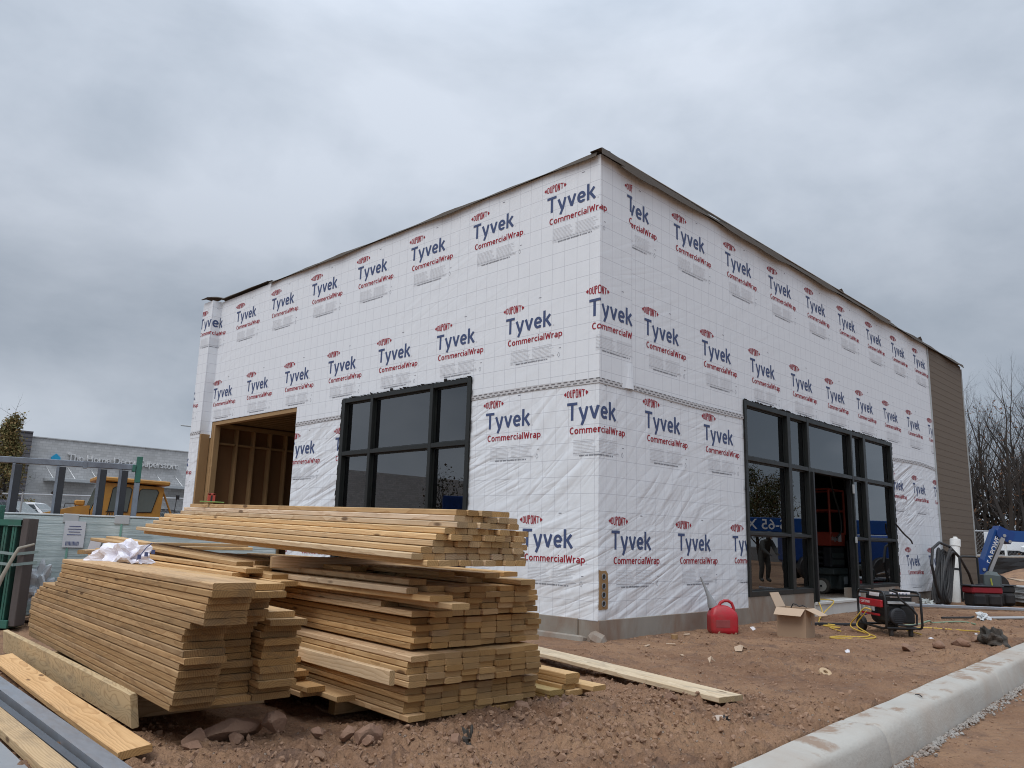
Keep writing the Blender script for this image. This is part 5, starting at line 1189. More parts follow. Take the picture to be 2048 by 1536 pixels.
t.put(b.inputs['Base Color'], t.mix(sl_, t.mix(nn, (.085, .08, .088), (.15, .14, .145)), (.05, .048, .052))); b.inputs['Roughness'].default_value = .8
st = thing('store_building', (20, 64, .6), 'long pale grey block store with white lettering, behind the yellow machine', 'store')
m = MB(); m.span((-9.95, 0, 0), (45, 25, 7.38)); m.span((-9.95, -.08, 7.382), (45, .3, 7.46)); m.build('wall', BRICK, st)
m = MB(); m.span((-44, -.7, 0), (-9.953, 25, 7.65)); m.span((-44, -.75, 7.652), (-9.95, 25, 7.75)); m.build('dark_wing', SLAT, st)
m = MB(); m.span((-120, -.2, 0), (-44.01, 25, 7.2)); m.build('wall', BRICK, st)
for i, (xa, xb) in enumerate(((-8.6, -4.7), (.05, 8))):
    m = MB(); m.span((xa, -1.5, 4.02), (xb, -.002, 4.26), ch=.01); aw = m.build('canopy', M['greypaint'], st)
    m = MB()
    for u in (.3, 1.9, 3.6): m.tube([(xa+u, -1.3, 4.26), (xa+u-.25, -.02, 5.2)], .025, 5)
    m.build('tie_rod', M['chrome'], aw)
o = text_mesh('The Home Décor Superstore', .79, M['signwhite'], st, ext=.09, sx=.95, off=.006); place(o, (1, 0, 0), (0, 0, 1), (-2.60, -.14, 6.02))
m = MB()
for cx in (-7.95, 3.15):
    m.prism([(cx-.33, 5.42), (cx+.33, 5.42), (cx+.33, 5.95), (cx, 6.25), (cx-.33, 5.95)], .02, .14, T=Matrix(((1, 0, 0, 0), (0, 0, -1, 0), (0, 1, 0, 0), (0, 0, 0, 1))))
m.build('blue_house_logo', mat('logo_blue', (.01, .30, .52), .5), st)
lm_ = thing('street_lamp', (13.95, 43.6, .6), 'slender white street lamp beside the store lettering', 'street lamp', None, CY)
m = MB(); m.tube([(0, 0, 0), (0, 0, 7.1)], [.13, .09], 10); m.build('pole', M['greypaint'], lm_, smooth=True)
m = MB(); m.box((-.42, 0, 7.12), (.75, .22, .08), rot=(0, R(5), 0), ch=.02); m.build('lamp_head', M['greypaint'], lm_)
fn = thing('chain_link_fence', at(-20, 31.5, .6), 'pipe rail of a chain link fence before the parked cars at left', 'fence', None, CY)
m = MB(); m.tube([(0, 0, 1.78), (26, 0, 1.78)], .03, 6); m.tube([(0, 0, 1.2), (26, 0, 1.2)], .006, 4); m.tube([(0, 0, .2), (26, 0, .2)], .01, 4); m.build('rail', M['chrome'], fn)
for k in range(9): 
    m = MB(); m.tube([(k*3.2+.8, 0, 0), (k*3.2+.8, 0, 1.85)], .04, 6); m.build('post', M['chrome'], fn)
mesh_ = MB()
for k in range(130):
    for sg in (-1, 1): mesh_.tube([(k*.2, 0, .02), (k*.2+sg*1.75, 0, 1.77)], .0013, 3, cap=False)
mesh_.build('wire_mesh', M['chrome'], fn)
# yellow machine: hood to the left, cab to the right
mc = thing('road_machine', at(-11.73, 24.2, 0), 'yellow road machine with a glazed cab and a long sloping hood', 'road machine', None, CY+R(34))
m = MB(); m.prism([(-.88, .5), (.98, .5), (.98, 1.60), (1.02, 2.42), (-.62, 2.48), (-.88, 1.64)], -.75, .75, T=Matrix(((1, 0, 0, 0), (0, 0, -1, 0), (0, 1, 0, 0), (0, 0, 0, 1)))); cb = m.build('cab', M['yellow'], mc)
m = MB(); m.box((.16, 0, 2.56), (2.0, 1.75, .13), rot=(0, R(1.5), 0), ch=.03); m.build('cab_roof', M['yellow'], mc)
def win(poly, name='window'):
    m = MB(); c = (sum(p[0] for p in poly)/len(poly), sum(p[1] for p in poly)/len(poly)); T_ = Matrix(((1, 0, 0, 0), (0, 0, -1, 0), (0, 1, 0, 0), (0, 0, 0, 1)))
    big = [(c[0]+(p[0]-c[0])*1.09, c[1]+(p[1]-c[1])*1.06) for p in poly]
    m.prism(big, .751, .765, T=T_); wf = m.build(name, M['black'], cb)
    m = MB(); m.prism(poly, .766, .772, T=T_); m.build('pane', M['glassgrey'], wf)
win([(-.44, 1.66), (.06, 1.66), (.12, 2.30), (.06, 2.36), (-.30, 2.36), (-.37, 2.30)]); win([(.30, 1.66), (.72, 1.68), (.86, 2.26), (.80, 2.33), (.42, 2.33), (.36, 2.28)])
m = MB(); m.box((-.80, 0, 2.02), (.03, 1.2, .7), rot=(0, R(17), 0)); m.build('windscreen', M['glassgrey'], cb)
m = MB(); m.tube([(1.0, -.6, 2.35), (1.32, -.6, 1.62)], .03, 6); m.build('grab_rail', M['yellow'], mc)
m = MB(); m.prism([(-2.25, .7), (-.9, .7), (-.9, 1.80), (-1.2, 1.78), (-2.2, 1.50)], -.55, .55, T=Matrix(((1, 0, 0, 0), (0, 0, -1, 0), (0, 1, 0, 0), (0, 0, 0, 1)))); hd = m.build('hood', M['yellow'], mc)
m = MB(); m.prism([(-1.9, 1.40), (-1.3, 1.40), (-1.5, 1.53), (-1.75, 1.50)], .552, .560, T=Matrix(((1, 0, 0, 0), (0, 0, -1, 0), (0, 1, 0, 0), (0, 0, 0, 1)))); m.build('white_stripe', M['whitepaint'], hd)
m = MB(); m.box((-1.12, .1, 1.88), (.26, .3, .16), ch=.03); m.build('air_cleaner', M['yellow'], mc)
m = MB(); m.tube([(-1.72, .15, 1.55), (-1.72, .15, 2.0), (-1.75, .15, 2.10), (-1.86, .15, 2.17)], .055, 8); m.build('exhaust', M['steeldark'], mc, smooth=True)
m = MB(); m.tube([(-1.55, -.4, 1.7), (-1.53, -.4, 1.84), (-1.28, -.4, 1.85), (-1.26, -.4, 1.76)], .015, 5); m.build('hood_rail', M['steeldark'], mc)
o = text_mesh('701', .24, M['blackpaint'], cb, ext=.004, sx=.85); place(o, (1, 0, 0), (0, 0, 1), (-.36, -.76, 1.56))
m = MB(); m.tube([(1.42, -.5, 1.62), (1.45, -.5, 2.1)], .012, 5); m.box((1.48, -.5, 2.16), (.10, .04, .14), ch=.01); m.build('mirror', M['steeldark'], mc)
for x in (-1.7, .45):
    for y in (-.75, .75):
        m = MB(); m.disc((x, y-.2, .62), (0, 1, 0), [(0, .3), (0, .58), (.05, .62), (.35, .62), (.4, .58), (.4, .3)], 26); wh = m.build('wheel', M['blackrubber'], mc, smooth=True)
        m = MB(); m.disc((x, y-.17, .62), (0, 1, 0), [(0, .3), (.34, .3)], 18); m.build('rim', M['yellow'], wh, smooth=True)
def car(name, loc, rz, paint, lb, h=1.75, ln=4.7, suv=True, lower=None, cat='car'):
    t_ = thing(name, loc, lb, cat, None, rz); k = h/1.75; T_ = Matrix(((1, 0, 0, 0), (0, 0, -1, 0), (0, 1, 0, 0), (0, 0, 0, 1)))
    side = [(-ln/2, .45*k), (-ln/2, 1.0*k), (-ln/2+.1, 1.08*k), (1.0, 1.08*k), (1.3, 1.05*k), (ln/2-.15, .95*k), (ln/2, .75*k), (ln/2, .40*k), (ln/2-.3, .32*k), (-ln/2+.3, .32*k)]
    m = MB(); m.prism(side, -.9, .9, T=T_); m.build('body', lower or paint, t_)
    gx = [(-ln/2+.12, 1.081*k), (-ln/2+.45, h-.05), (-ln/2+.8, h), (.15, h), (.45, h-.05), (1.28, 1.081*k)] if suv else [(-1.6, 1.081*k), (-.9, h), (.2, h), (1.2, 1.081*k)]
    m = MB(); n = len(gx); vs = [(x, (-.86 if z < 1.2*k else -.70), z) for x, z in gx]+[(x, (.86 if z < 1.2*k else .70), z) for x, z in gx]
    m.add(vs, [tuple(range(n-1, -1, -1)), tuple(range(n, 2*n))]+[(i, (i+1) % n, n+(i+1) % n, n+i) for i in range(n)]); m.build('cabin', paint, t_)
    xs = [(-ln/2+.5, -1.05), (-.98, .02), (.10, .95)] if suv else [(-1.2, -.2), (-.1, .8)]
    for a, b_ in xs:
        for sg in (-1, 1):
            m = MB(); y = lambda z: sg*(.868-.158*(z-1.081*k)/(h-1.081*k))
            z0, z1 = 1.13*k, h-.13; ta = a+(.18 if a < -1.2 else 0); tb = b_-(.42 if b_ > .5 else 0)
            vs = [(a, y(z0)+sg*.006, z0), (b_, y(z0)+sg*.006, z0), (tb, y(z1)+sg*.012, z1), (ta, y(z1)+sg*.012, z1)]
            m.add(vs, [(0, 1, 2, 3)]); m.build('window', M['glassdark'], t_)
    m = MB(); m.add([(.50, -.66, h-.08), (.50, .66, h-.08), (1.27, .80, 1.10*k), (1.27, -.80, 1.10*k)], [(0, 1, 2, 3)]); o = m.build('windscreen', M['glassgrey'], t_); o.location = (.012, 0, .012)
    for x in (-ln/2+.9, ln/2-.95):
        for y in (-.9, .72):
            m = MB(); m.disc((x, y, .36), (0, 1, 0), [(0, .2), (0, .34), (.03, .36), (.18, .36), (.18, .2)], 20); wh = m.build('wheel', M['blackrubber'], t_, smooth=True)
            m = MB(); m.disc((x, y+.02, .36), (0, 1, 0), [(0, .21), (.14, .21)], 14); m.build('rim', M['chrome'], wh)
    for y in (-.65, .65):
        m = MB(); m.box((ln/2-.04, y, .78*k), (.12, .36, .16), ch=.03); m.build('headlight', M['whitepaint'], t_)
    m = MB(); m.box((.95, -.98, 1.15*k), (.14, .16, .13), ch=.03); m.box((.95, .98, 1.15*k), (.14, .16, .13), ch=.03); m.build('mirror', M['black'], t_)
    return t_
car('parked_car', at(-24.9, 39.6, .6), CY, mat('car_dark', (.055, .055, .075), .25, coat=.5), 'dark two-tone sport utility car with maroon lower body behind the fence at left', 1.78, 4.7, True, mat('car_maroon', (.17, .035, .045), .3, coat=.5))
car('parked_car', at(-27.0, 45.2, .6), CY+R(4), M['whitepaint'], 'white car parked behind the dark maroon one', 1.85, 4.9, True)
car('parked_car', at(-17.4, 38.3, .35), CY+R(180), M['black'], 'black car with red lamps half hidden right of the yellow cab', 1.75, 4.5, True, mat('car_red', (.30, .03, .04), .35, coat=.4))
car('parked_car', at(-27.6, 35.2, .6), CY+R(10), M['whitepaint'], 'white topped truck at the far left edge behind the green frames', 2.1, 4.6, True, M['greypaint'])

# trees ------------------------------------------------------------------
def limb_tree(seed, H, r0, levels, spread, first=.25, droop=0, nb=(3, 5)):
    """tapered trunk and limbs: trunk mesh and twig mesh"""
    r_ = random.Random(seed); tr, tw = MB(), MB(); tips = []
    def grow(p, d, ln, rad, lv):
        n = 4 if lv < 2 else 3; pts = [p]; rs = [rad]; q = p.copy(); dd = d.copy()
        for i in range(n):
            dd = (dd+Vector((r_.gauss(0, .10), r_.gauss(0, .10), r_.gauss(0, .05)+(.05 if lv else .02)-droop))).normalized(); q = q+dd*ln/n; pts.append(q.copy()); rs.append(rad*(1-(.62 if lv < levels else .8)*(i+1)/n))
        (tr if lv < 2 else tw).tube(pts, rs, 7 if lv == 0 else 5 if lv == 1 else 3, cap=False)
        if lv >= levels: tips.append(pts[-1]); return
        k = r_.randint(*nb)+(4 if lv == 0 else 0)
        for j in range(k):
            u = (first if lv == 0 else .25)+(1-(first if lv == 0 else .25))*(j+r_.random()*.8)/k; i = min(n-1, int(u*n)); f_ = u*n-i
            s = pts[i].lerp(pts[i+1], min(1, f_)); az = r_.random()*6.283; el = spread*r_.uniform(.7, 1.25)
            o1 = dd.orthogonal().normalized(); o2 = dd.cross(o1); nd = (dd*math.cos(el)+(o1*math.cos(az)+o2*math.sin(az))*math.sin(el)).normalized()
            grow(s, nd, ln*r_.uniform(.38, .60)*(1.15-.5*u if lv == 0 else 1), rs[i]*r_.uniform(.38, .6), lv+1)
        grow(pts[-1], dd, ln*.45, rs[-1]*.95, lv+1)
    grow(Vector((0, 0, -.2)), Vector((r_.gauss(0, .04), r_.gauss(0, .04), 1)).normalized(), H*.72, r0, 0)
    return tr, tw, tips
protos = []
for k in range(5):
    a, b_, _ = limb_tree(50+k, 15+k*.9, .19+.03*(k % 3), 4, R(34), .30 if k % 2 else .42, nb=(3, 5))
    to = bpy.data.objects.new('bare_tree', None); col.objects.link(to)
    a.build('trunk', M['bark2' if k % 2 else 'bark'], to, smooth=True); b_.build('crown', M['bark2' if k == 2 else 'bark'], to); protos.append(to)
r = random.Random(77); tl = []
LBS = ['bare tree with a straight dark trunk closest to the brown siding', 'bare twin-looking trunk just right of the trunk closest to the siding', 'tall bare tree directly above the white box van', 'bare tree with the widest crown above the elbow of the blue boom', 'bare tree at the right edge of the photo with a dark trunk', 'slender bare tree in front of the wood behind the white van', 'bare leaning tree between the van and the blue boom', 'thick trunked bare tree to the right of the elbow of the blue boom', 'bare tree rising behind the roof edge of the brown siding', 'pale trunked bare tree deep behind the white car']
for k, (lat, dep) in enumerate([(35.2, 60), (36.6, 61.5), (37.2, 59.5), (39.0, 60), (41.2, 62.5), (38.0, 63.5), (38.3, 60.5), (41.3, 61.0), (36.6, 64.5), (41.6, 65.0)]):
    o = protos[k] if k < 5 else copy_tree(protos[k % 5]); o.location = at(lat, dep, .9); o.rotation_euler = (0, 0, r.random()*6.28); s = r.uniform(.66, .78); o.scale = (s, s, s)
    tag(o, LBS[k], 'bare tree', 'bare trees at the edge of the wood')
wd = MB(); r = random.Random(5)
src = [(c.data, c.parent) for p in protos for c in p.children if c.name.startswith(('trunk', 'crown'))]
woods = bpy.data.objects.new('woods', None)
def wood_mass():
    for k in range(100):
        lat, dep = r.uniform(34, 56), r.uniform(66, 84)
        a, b_, _ = limb_tree(300+k, r.uniform(8.5, 12), r.uniform(.10, .22), 3, R(32), .35, nb=(3, 4))
        T_ = Matrix.Translation(at(lat, dep, .9)) @ Matrix.Rotation(r.random()*6.28, 4, 'Z')
        for mm in (a, b_): 
            bb = len(wd.v); wd.v += [tuple(T_ @ Vector(p)) for p in mm.v]; wd.f += [tuple(bb+i for i in f) for f in mm.f]; wd.m += [0]*len(mm.f)
    for k in range(9000):                                  # brush and dead leaves that close the foot of the wood
        lat, dep, z = r.uniform(33, 58), r.uniform(68, 86), .9+abs(r.gauss(0, 2.3)); c = at(lat, dep, z); s = r.uniform(.12, .4)
        a = Vector((r.gauss(0, 1), r.gauss(0, 1), r.gauss(0, 1))).normalized()*s; b_ = Vector((r.gauss(0, 1), r.gauss(0, 1), r.gauss(0, 1))).normalized()*s
        wd.add([c-a, c+b_, c+a], [(0, 1, 2)], 1 if r.random() < .25 else 0)
    for k in range(900):                                   # a few rust coloured leaves left in the crowns
        lat, dep = r.choice([(38.6, 62), (40.8, 64), (37, 66), (42, 63)]); c = at(lat+r.gauss(0, .8), dep+r.gauss(0, 1), r.choice([6.5, 10.5, 12.5, 8])+r.gauss(0, .7)); s = r.uniform(.06, .16)
        a = Vector((r.gauss(0, 1), r.gauss(0, 1), r.gauss(0, 1))).normalized()*s; b_ = Vector((r.gauss(0, 1), r.gauss(0, 1), r.gauss(0, 1))).normalized()*s
        wd.add([c-a, c+b_, c+a], [(0, 1, 2)], 1)
wood_mass(); bpy.data.objects.remove(woods)
o = wd.build('woods', [M['bark'], mat('dead_leaves', (.16, .075, .035), .9, var=.4)]); tag(o, 'dense leafless wood closing the view at the right', 'wood', kind='stuff')
def leafy(name, loc, H, r0, cr, cz, ch, nleaf, cols, lb, seed, cone=False, cat='tree'):
    t_ = thing(name, loc, lb, cat); r_ = random.Random(seed)
    a, b_, tips = limb_tree(seed, H, r0, 3, R(40) if not cone else R(55), .15 if cone else .3, nb=(3, 5))
    a.build('trunk', M['bark'], t_, smooth=True); m = MB(); bb = len(m.v); m.v += b_.v; m.f += b_.f; m.m += [0]*len(b_.f)
    cl = []
    for k in range(70):
        z = r_.random(); rad = cr*((1-z*.85) if cone else math.sqrt(max(.05, 1-(2*z-1)**2)))*r_.uniform(.35, 1); az = r_.random()*6.283
        cl.append(Vector((rad*math.cos(az), rad*math.sin(az), cz-ch/2+ch*z)))
    for k in range(nleaf):
        c = r_.choice(cl)+Vector((r_.gauss(0, .26), r_.gauss(0, .26), r_.gauss(0, .3)))*(.7 if cone else 1.2); s = r_.uniform(.03, .085)
        u = Vector((r_.gauss(0, 1), r_.gauss(0, 1), r_.gauss(0, 1))).normalized()*s; v = Vector((r_.gauss(0, 1), r_.gauss(0, 1), r_.gauss(0, 1))).normalized()*s
        m.add([c-u, c+v, c+u, c-v], [(0, 1, 2, 3)], 1+k % len(cols))
    m.build('crown', [M['bark']]+[mat('leaf_%s' % name, q, .8, var=.3) for q in cols], t_); return t_
leafy('cypress_tree', (4.35, 45.6, .6), 6.8, .10, 1.6, 3.6, 5.8, 13000, [(.16, .125, .04), (.12, .11, .035), (.20, .13, .045)], 'narrow tree with thin rusty green foliage before the dark slatted wall', 9, True)
leafy('street_tree', (49.2, -22.5, 0), 6.5, .16, 2.6, 4.4, 4.4, 14000, [(.05, .065, .02), (.08, .08, .025), (.10, .06, .02)], 'leafy tree seen only as a reflection in the left entrance pane', 19)
leafy('street_tree', (-21.5, 27.5, 0), 4.6, .10, 1.5, 2.8, 3.2, 900, [(.06, .06, .03), (.07, .05, .03)], 'thin dark shrubby tree reflected in the middle pane of the left window', 23)

# ------------------------------------------------------------------ right background
m = MB(); m.M = T0; m.prism([(17.5, 35), (120, 35), (120, 110), (20, 110)], -.5, 1.02); m.M = Matrix.Identity(4)
tag(m.build('road', M['asphalt']), kind='structure')
m = MB(); m.M = frame(CR, CF, at(17.9, 34.6)); m.box((20, 0, .92), (40, .3, .26), ch=.02); tag(m.build('concrete_barrier', M['concrete']), 'low grey concrete edge running under the white van', 'barrier')
m.M = Matrix.Identity(4)
SF = mat('black_silt_fence', (.016, .017, .019), .7, var=.3, stretch=(.3, .3, 5))
sf = thing('silt_fence', at(17.5, 32.0), 'low black silt fence with horizontal folds before the road', 'silt fence', None, CY)
m = MB(); n = 60; vs = [(i*.4, .03*math.sin(i*1.3+z*5), .38+z*.62) for z in (0, .25, .5, .75, 1) for i in range(n)]
m.add(vs, [(j*n+i, j*n+i+1, (j+1)*n+i+1, (j+1)*n+i) for j in range(4) for i in range(n-1)]); o = m.build('fabric', SF, sf); o.modifiers.new('thickness', 'SOLIDIFY').thickness = .01
for k in range(12):
    m = MB(); m.box((k*2, .06, .6), (.04, .04, 1.1)); m.build('stake', M['stud'], sf)
fr = thing('chain_link_fence', at(25.0, 44, 1.02), 'pipe rail of the chain link fence in front of the wood at right', 'fence', None, CY)
m = MB(); m.tube([(0, 0, 1.30), (14, 0, 1.30)], .035, 6); m.build('rail', M['chrome'], fr)
for k in range(4):
    m = MB(); m.tube([(k*3.6+.4, 0, 0), (k*3.6+.4, 0, 1.34)], .04, 6); m.build('post', M['chrome'], fr)
mesh_ = MB()
for k in range(76):
    for sg in (-1, 1): mesh_.tube([(k*.2-.8, 0, .02), (k*.2-.8+sg*1.26, 0, 1.29)], .0013, 3, cap=False)
mesh_.build('wire_mesh', M['chrome'], fr)
vn = thing('box_van', at(31.0, 50, 1.02), 'white box van standing on the road behind the blue boom', 'van', None, CY)
m = MB(); m.box((.15, 0, .86), (1.9, 1.7, 1.15), ch=.03); m.build('cargo_box', M['whitepaint'], vn)
m = MB(); m.box((1.7, 0, .62), (1.2, 1.6, .66), ch=.12); m.build('cab', M['whitepaint'], vn)
m = MB(); m.box((1.9, -.802, .78), (.6, .01, .26)); m.build('window', M['glassdark'], vn)
m = MB(); m.box((.6, 0, .24), (3.0, 1.5, .14)); m.build('chassis', M['black'], vn)
m = MB(); m.box((-.78, -.6, .36), (.1, .3, .16), ch=.02); m.build('tail_light', M['stud'], vn)
for x in (-.3, 1.7):
    for y in (-.8, .62):
        m = MB(); m.disc((x, y, .22), (0, 1, 0), [(0, .1), (0, .22), (.18, .22), (.18, .1)], 16); m.build('wheel', M['blackrubber'], vn)
car('parked_car', at(32.6, 47.5, 1.02), CY+R(180), M['whitepaint'], 'white car at the right edge under the blue boom arm', 1.1, 3.4, False)
m = MB()
for k in (0, .25): m.tube([(k, 0, 0), (k, 0, .75)], .04, 8); 
o = m.build('white_marker_post', M['white']); o.location = at(28.0, 45.2, 1.0); tag(o, 'pair of white marker posts between the van and the white car', 'marker post')
# blue boom lift whose folded arm shows at the right edge
bl = thing('boom_lift', (17.50, .05, 0), 'blue boom lift arm with white lettering rising behind the tool bags', 'boom lift', None, CY)
def beam(m, a, b_, w0, w1, y=.13):                          # tapering box beam in the local xz plane
    a, b_ = Vector(a), Vector(b_); d = (b_-a).normalized(); n = Vector((-d.z, 0, d.x))
    vs = [p+n*s*(w/2)+Vector((0, t_, 0)) for p, w in ((a, w0), (b_, w1)) for s in (-1, 1) for t_ in (-y, y)]
    m.add(vs, [(0, 1, 3, 2), (4, 6, 7, 5), (0, 4, 5, 1), (2, 3, 7, 6), (0, 2, 6, 4), (1, 5, 7, 3)])
m = MB(); beam(m, (-.16, 0, .20), (.52, 0, 1.78), .30, .30); m.build('lower_arm', M['blue'], bl)
m = MB(); beam(m, (-.22, -.02, .55), (.0, -.02, .95), .42, .36, .155); m.build('arm_base', M['bluedk'], bl)
m = MB(); beam(m, (.44, 0, 1.80), (.86, 0, 1.58), .30, .34, .15); m.disc((.56, -.18, 1.72), (0, 1, 0), [(0, .16), (.36, .16)], 20); m.build('elbow', M['bluedk'], bl)
m = MB(); beam(m, (.80, 0, 1.66), (3.6, 0, 1.60), .30, .30); m.build('upper_arm', M['blue'], bl)
m = MB(); beam(m, (.10, -.16, .66), (.56, -.16, 1.60), .12, .12, .03); m.build('cylinder', M['chrome'], bl)
m = MB()
for c_ in ((.60, 1.66), (.74, 1.50), (-.05, .72)): m.disc((c_[0], -.20, c_[1]), (0, 1, 0), [(0, .045), (.02, .045), (.02, .02), (.03, .02)], 14)
m.build('pin', M['chrome'], bl, smooth=True)
m = MB(); m.tube([(-.02, -.17, .45), (.1, -.19, .8), (.34, -.18, 1.25), (.5, -.17, 1.55)], .02, 6); m.build('hose', M['blackrubber'], bl, smooth=True)
d_ = Vector((.68, 0, 1.58)).normalized()
o = text_mesh('LIFT', .19, M['whitepaint'], bl, ext=.003, sx=.95, off=.003); place(o, d_, (-d_.z, 0, d_.x), Vector((-.16, -.134, .20))+d_*.66)
o = text_mesh('POWER', .19, M['whitepaint'], bl, ext=.003, sx=.95, off=.003); place(o, d_, (-d_.z, 0, d_.x), Vector((-.16, -.134, .20))+d_*1.34)
nn = Vector((-d_.z, 0, d_.x)); m = MB()
for q in ribbon([(-.05, -.06), (.02, .07), (.09, -.06)], .03): m.add([Vector((-.16, -.136, .20))+d_*(.91+p[0])+nn*p[1] for p in q], [tuple(range(4))])
m.build('arrow_mark', M['whitepaint'], bl)
m = MB(); m.box((-.1, .45, .22), (.6, .9, .36), ch=.05); m.build('chassis', M['liftgrey'], bl)
for x in (-.3, .15):
    m = MB(); m.disc((x, -.5, .3), (0, 1, 0), [(0, .12), (0, .28), (.03, .3), (.22, .3), (.22, .12)], 20); m.build('wheel', M['blackrubber'], bl, smooth=True)
# second blue boom lift, off to the right: the shop windows mirror it
yaw2 = math.atan2(-8.5+4.6, 20.2-24.0)
b2 = thing('boom_lift', (24.4, -4.2, 0), 'blue boom lift with white number lettering, mirrored in the entrance panes', 'boom lift', None, yaw2)
m = MB(); m.span((-5.5, -.2, 1.72), (7.4, .2, 2.25), ch=.02); m.build('boom', M['blue'], b2)
m = MB(); m.span((.6, -.65, .62), (4.6, .65, 1.68), ch=.08); m.build('turret', M['bluedk'], b2)
m = MB(); m.span((.8, -.9, .40), (4.3, .9, .62), ch=.04); m.build('chassis', M['liftgrey'], b2)
for x in (1.2, 3.9):
    for y in (-.95, .65):
        m = MB(); m.disc((x, y, .45), (0, 1, 0), [(0, .2), (0, .42), (.03, .45), (.3, .45), (.3, .2)], 22); m.build('wheel', M['blackrubber'], b2, smooth=True)
o = text_mesh('S-65 XC', .54, M['whitepaint'], b2, ext=.003, off=.004); place(o, (1, 0, 0), (0, 0, 1), (5.45, -.204, 1.98))
m = MB(); m.span((3.0, -.23, 1.76), (3.75, -.205, 2.20)); sg_ = m.build('rent_sign', M['whitepaint'], b2)
o = text_mesh('FOR RENT', .15, M['blackpaint'], sg_, ext=.002); place(o, (1, 0, 0), (0, 0, 1), (3.375, -.233, 1.98))
# blue container mirrored in the left window
cn = thing('shipping_container', (-13.4, 16.2, 0), 'blue shipping container mirrored in the right pane of the left window', 'container', None, R(40))
m = MB(); m.span((-1.3, -1.2, .1), (1.5, 1.2, 2.7), ch=.02)
for k in range(13): m.span((-1.2+k*.21, -1.235, .2), (-1.1+k*.21, -1.202, 2.6))
m.build('shell', M['bluedk'], cn)
m = MB(); m.span((.3, -1.26, 1.5), (1.2, -1.238, 2.0)); m.build('notice', M['paper'], cn)
# papers stuck on the inside of the left window
for k, (y, z, w2, h2) in enumerate([(3.52, 1.78, .17, .16), (3.53, 1.56, .17, .06), (3.13, 1.80, .20, .14), (3.54, 1.40, .16, .2), (3.12, 1.40, .16, .2)]):
    m = MB(); m.span((.070, y-w2/2, z-h2/2), (.072, y+w2/2, z+h2/2)); o = m.build('paper_notice', mat('notice_paper', (.5, .52, .47), .8, var=.15)); tag(o, ['upper white notice left of the mullion inside the left window', 'thin notice strip left of the mullion inside the left window', 'upper white notice right of the mullion inside the left window', 'lower notice left of the mullion inside the left window', 'lower notice right of the mullion inside the left window'][k], 'notice')

# ------------------------------------------------------------------ scissor lift just inside the door
sc_ = thing('scissor_lift', (9.05, .80, .235), 'red and dark grey scissor lift parked inside the shop doorway', 'scissor lift')
m = MB(); m.span((0, 0, 1.0), (.78, 1.9, 1.29), ch=.015); pf = m.build('platform', M['liftred'], sc_)
o = text_mesh('skyjack', .14, M['greypaint'], pf, ext=.002, off=.002); place(o, (1, 0, 0), (0, 0, 1), (.24, -.003, 1.16))
m = MB(); m.span((.40, -.006, 1.09), (.56, -.001, 1.25)); m.build('label', M['paper'], pf)
m = MB()
for p, q in (((0, 0), (.78, 0)), ((0, 0), (0, 1.9)), ((.78, 0), (.78, 1.9)), ((0, 1.9), (.78, 1.9))):
    for z in (1.75, 2.2): m.tube([(p[0], p[1], z), (q[0], q[1], z)], .022, 6)
for p in ((0, 0), (.78, 0), (0, .95), (.78, .95), (0, 1.9), (.78, 1.9)): m.tube([(p[0], p[1], 1.25), (p[0], p[1], 2.2)], .026, 6)
m.build('guard_rail', M['liftred'], sc_, smooth=True)
m = MB(); m.span((-.03, .35, 1.35), (.02, .95, 1.78), ch=.01); m.build('control_box', M['liftgrey'], sc_)
m = MB(); m.box((-.034, .62, 1.66), (.004, .42, .07)); m.build('warning_label', M['paper'], sc_)
m = MB()
for z in (.62, .74, .86):
    for x in (.08, .62): m.tube([(x, .1, z), (x, 1.8, z+.08)], .035, 6)
m.span((.02, .02, .55), (.76, .2, .98), ch=.02); m.build('scissor_stack', M['steeldark'], sc_)
m = MB()
for z, s in ((.80, 'a'), (.66, 'b')): m.box((.39, .012, z), (.62, .02, .10), ch=.004)
m.build('folded_arm', M['liftgrey'], sc_)
m = MB(); m.span((-.06, -.06, .40), (.90, 2.0, .54), ch=.02); m.span((.02, .05, .10), (.80, 1.9, .40), ch=.02); m.span((.30, -.05, .08), (.92, .4, .40), ch=.03); bs = m.build('chassis', M['liftgrey'], sc_)
m = MB(); m.span((.46, -.058, .20), (.66, -.052, .36)); m.build('data_plate', M['greypaint'], bs)
for x in (-.07, .76):
    for y in (.22, 1.65):
        m = MB(); m.disc((x, y, .165), (1, 0, 0), [(0, .11), (0, .15), (.012, .165), (.10, .165), (.115, .15), (.115, .1)], 28); wh = m.build('wheel', M['tread'], sc_, smooth=True)
        m = MB(); m.disc((x-.006, y, .165), (1, 0, 0), [(0, .03), (.004, .04), (.004, .115), (.11, .115)], 24); m.build('rim', M['wheelwhite'], wh, smooth=True)
        m = MB(); m.disc((x-.02, y, .165), (1, 0, 0), [(0, .02), (.03, .028)], 12); m.build('hub', M['steeldark'], wh)
m = MB()
for k in range(7): m.box((1.6+.05*k, 2.6+.2*k, .3+.1*(k % 3)), (.9, .1, .2+.08*(k % 4)), rot=(0, 0, .3*k), ch=.01)
o = m.build('crate_heap', M['stud']); o.location = (2.6, .2, 0); tag(o, 'dim heap of tools and timber inside behind the left entrance pane', 'tools')
m = MB(); m.tube([(0, 0, 0), (.0, .05, 1.1), (.12, .05, 1.2), (.24, .05, 1.1), (.24, 0, 0)], .025, 7); m.box((.12, 0, .12), (.5, .3, .1), ch=.03)
o = m.build('hand_truck', M['black']); o.location = (9.75, .7, .24); o.rotation_euler = (0, 0, -.5); tag(o, 'black hand truck inside behind the right entrance pane', 'hand truck')

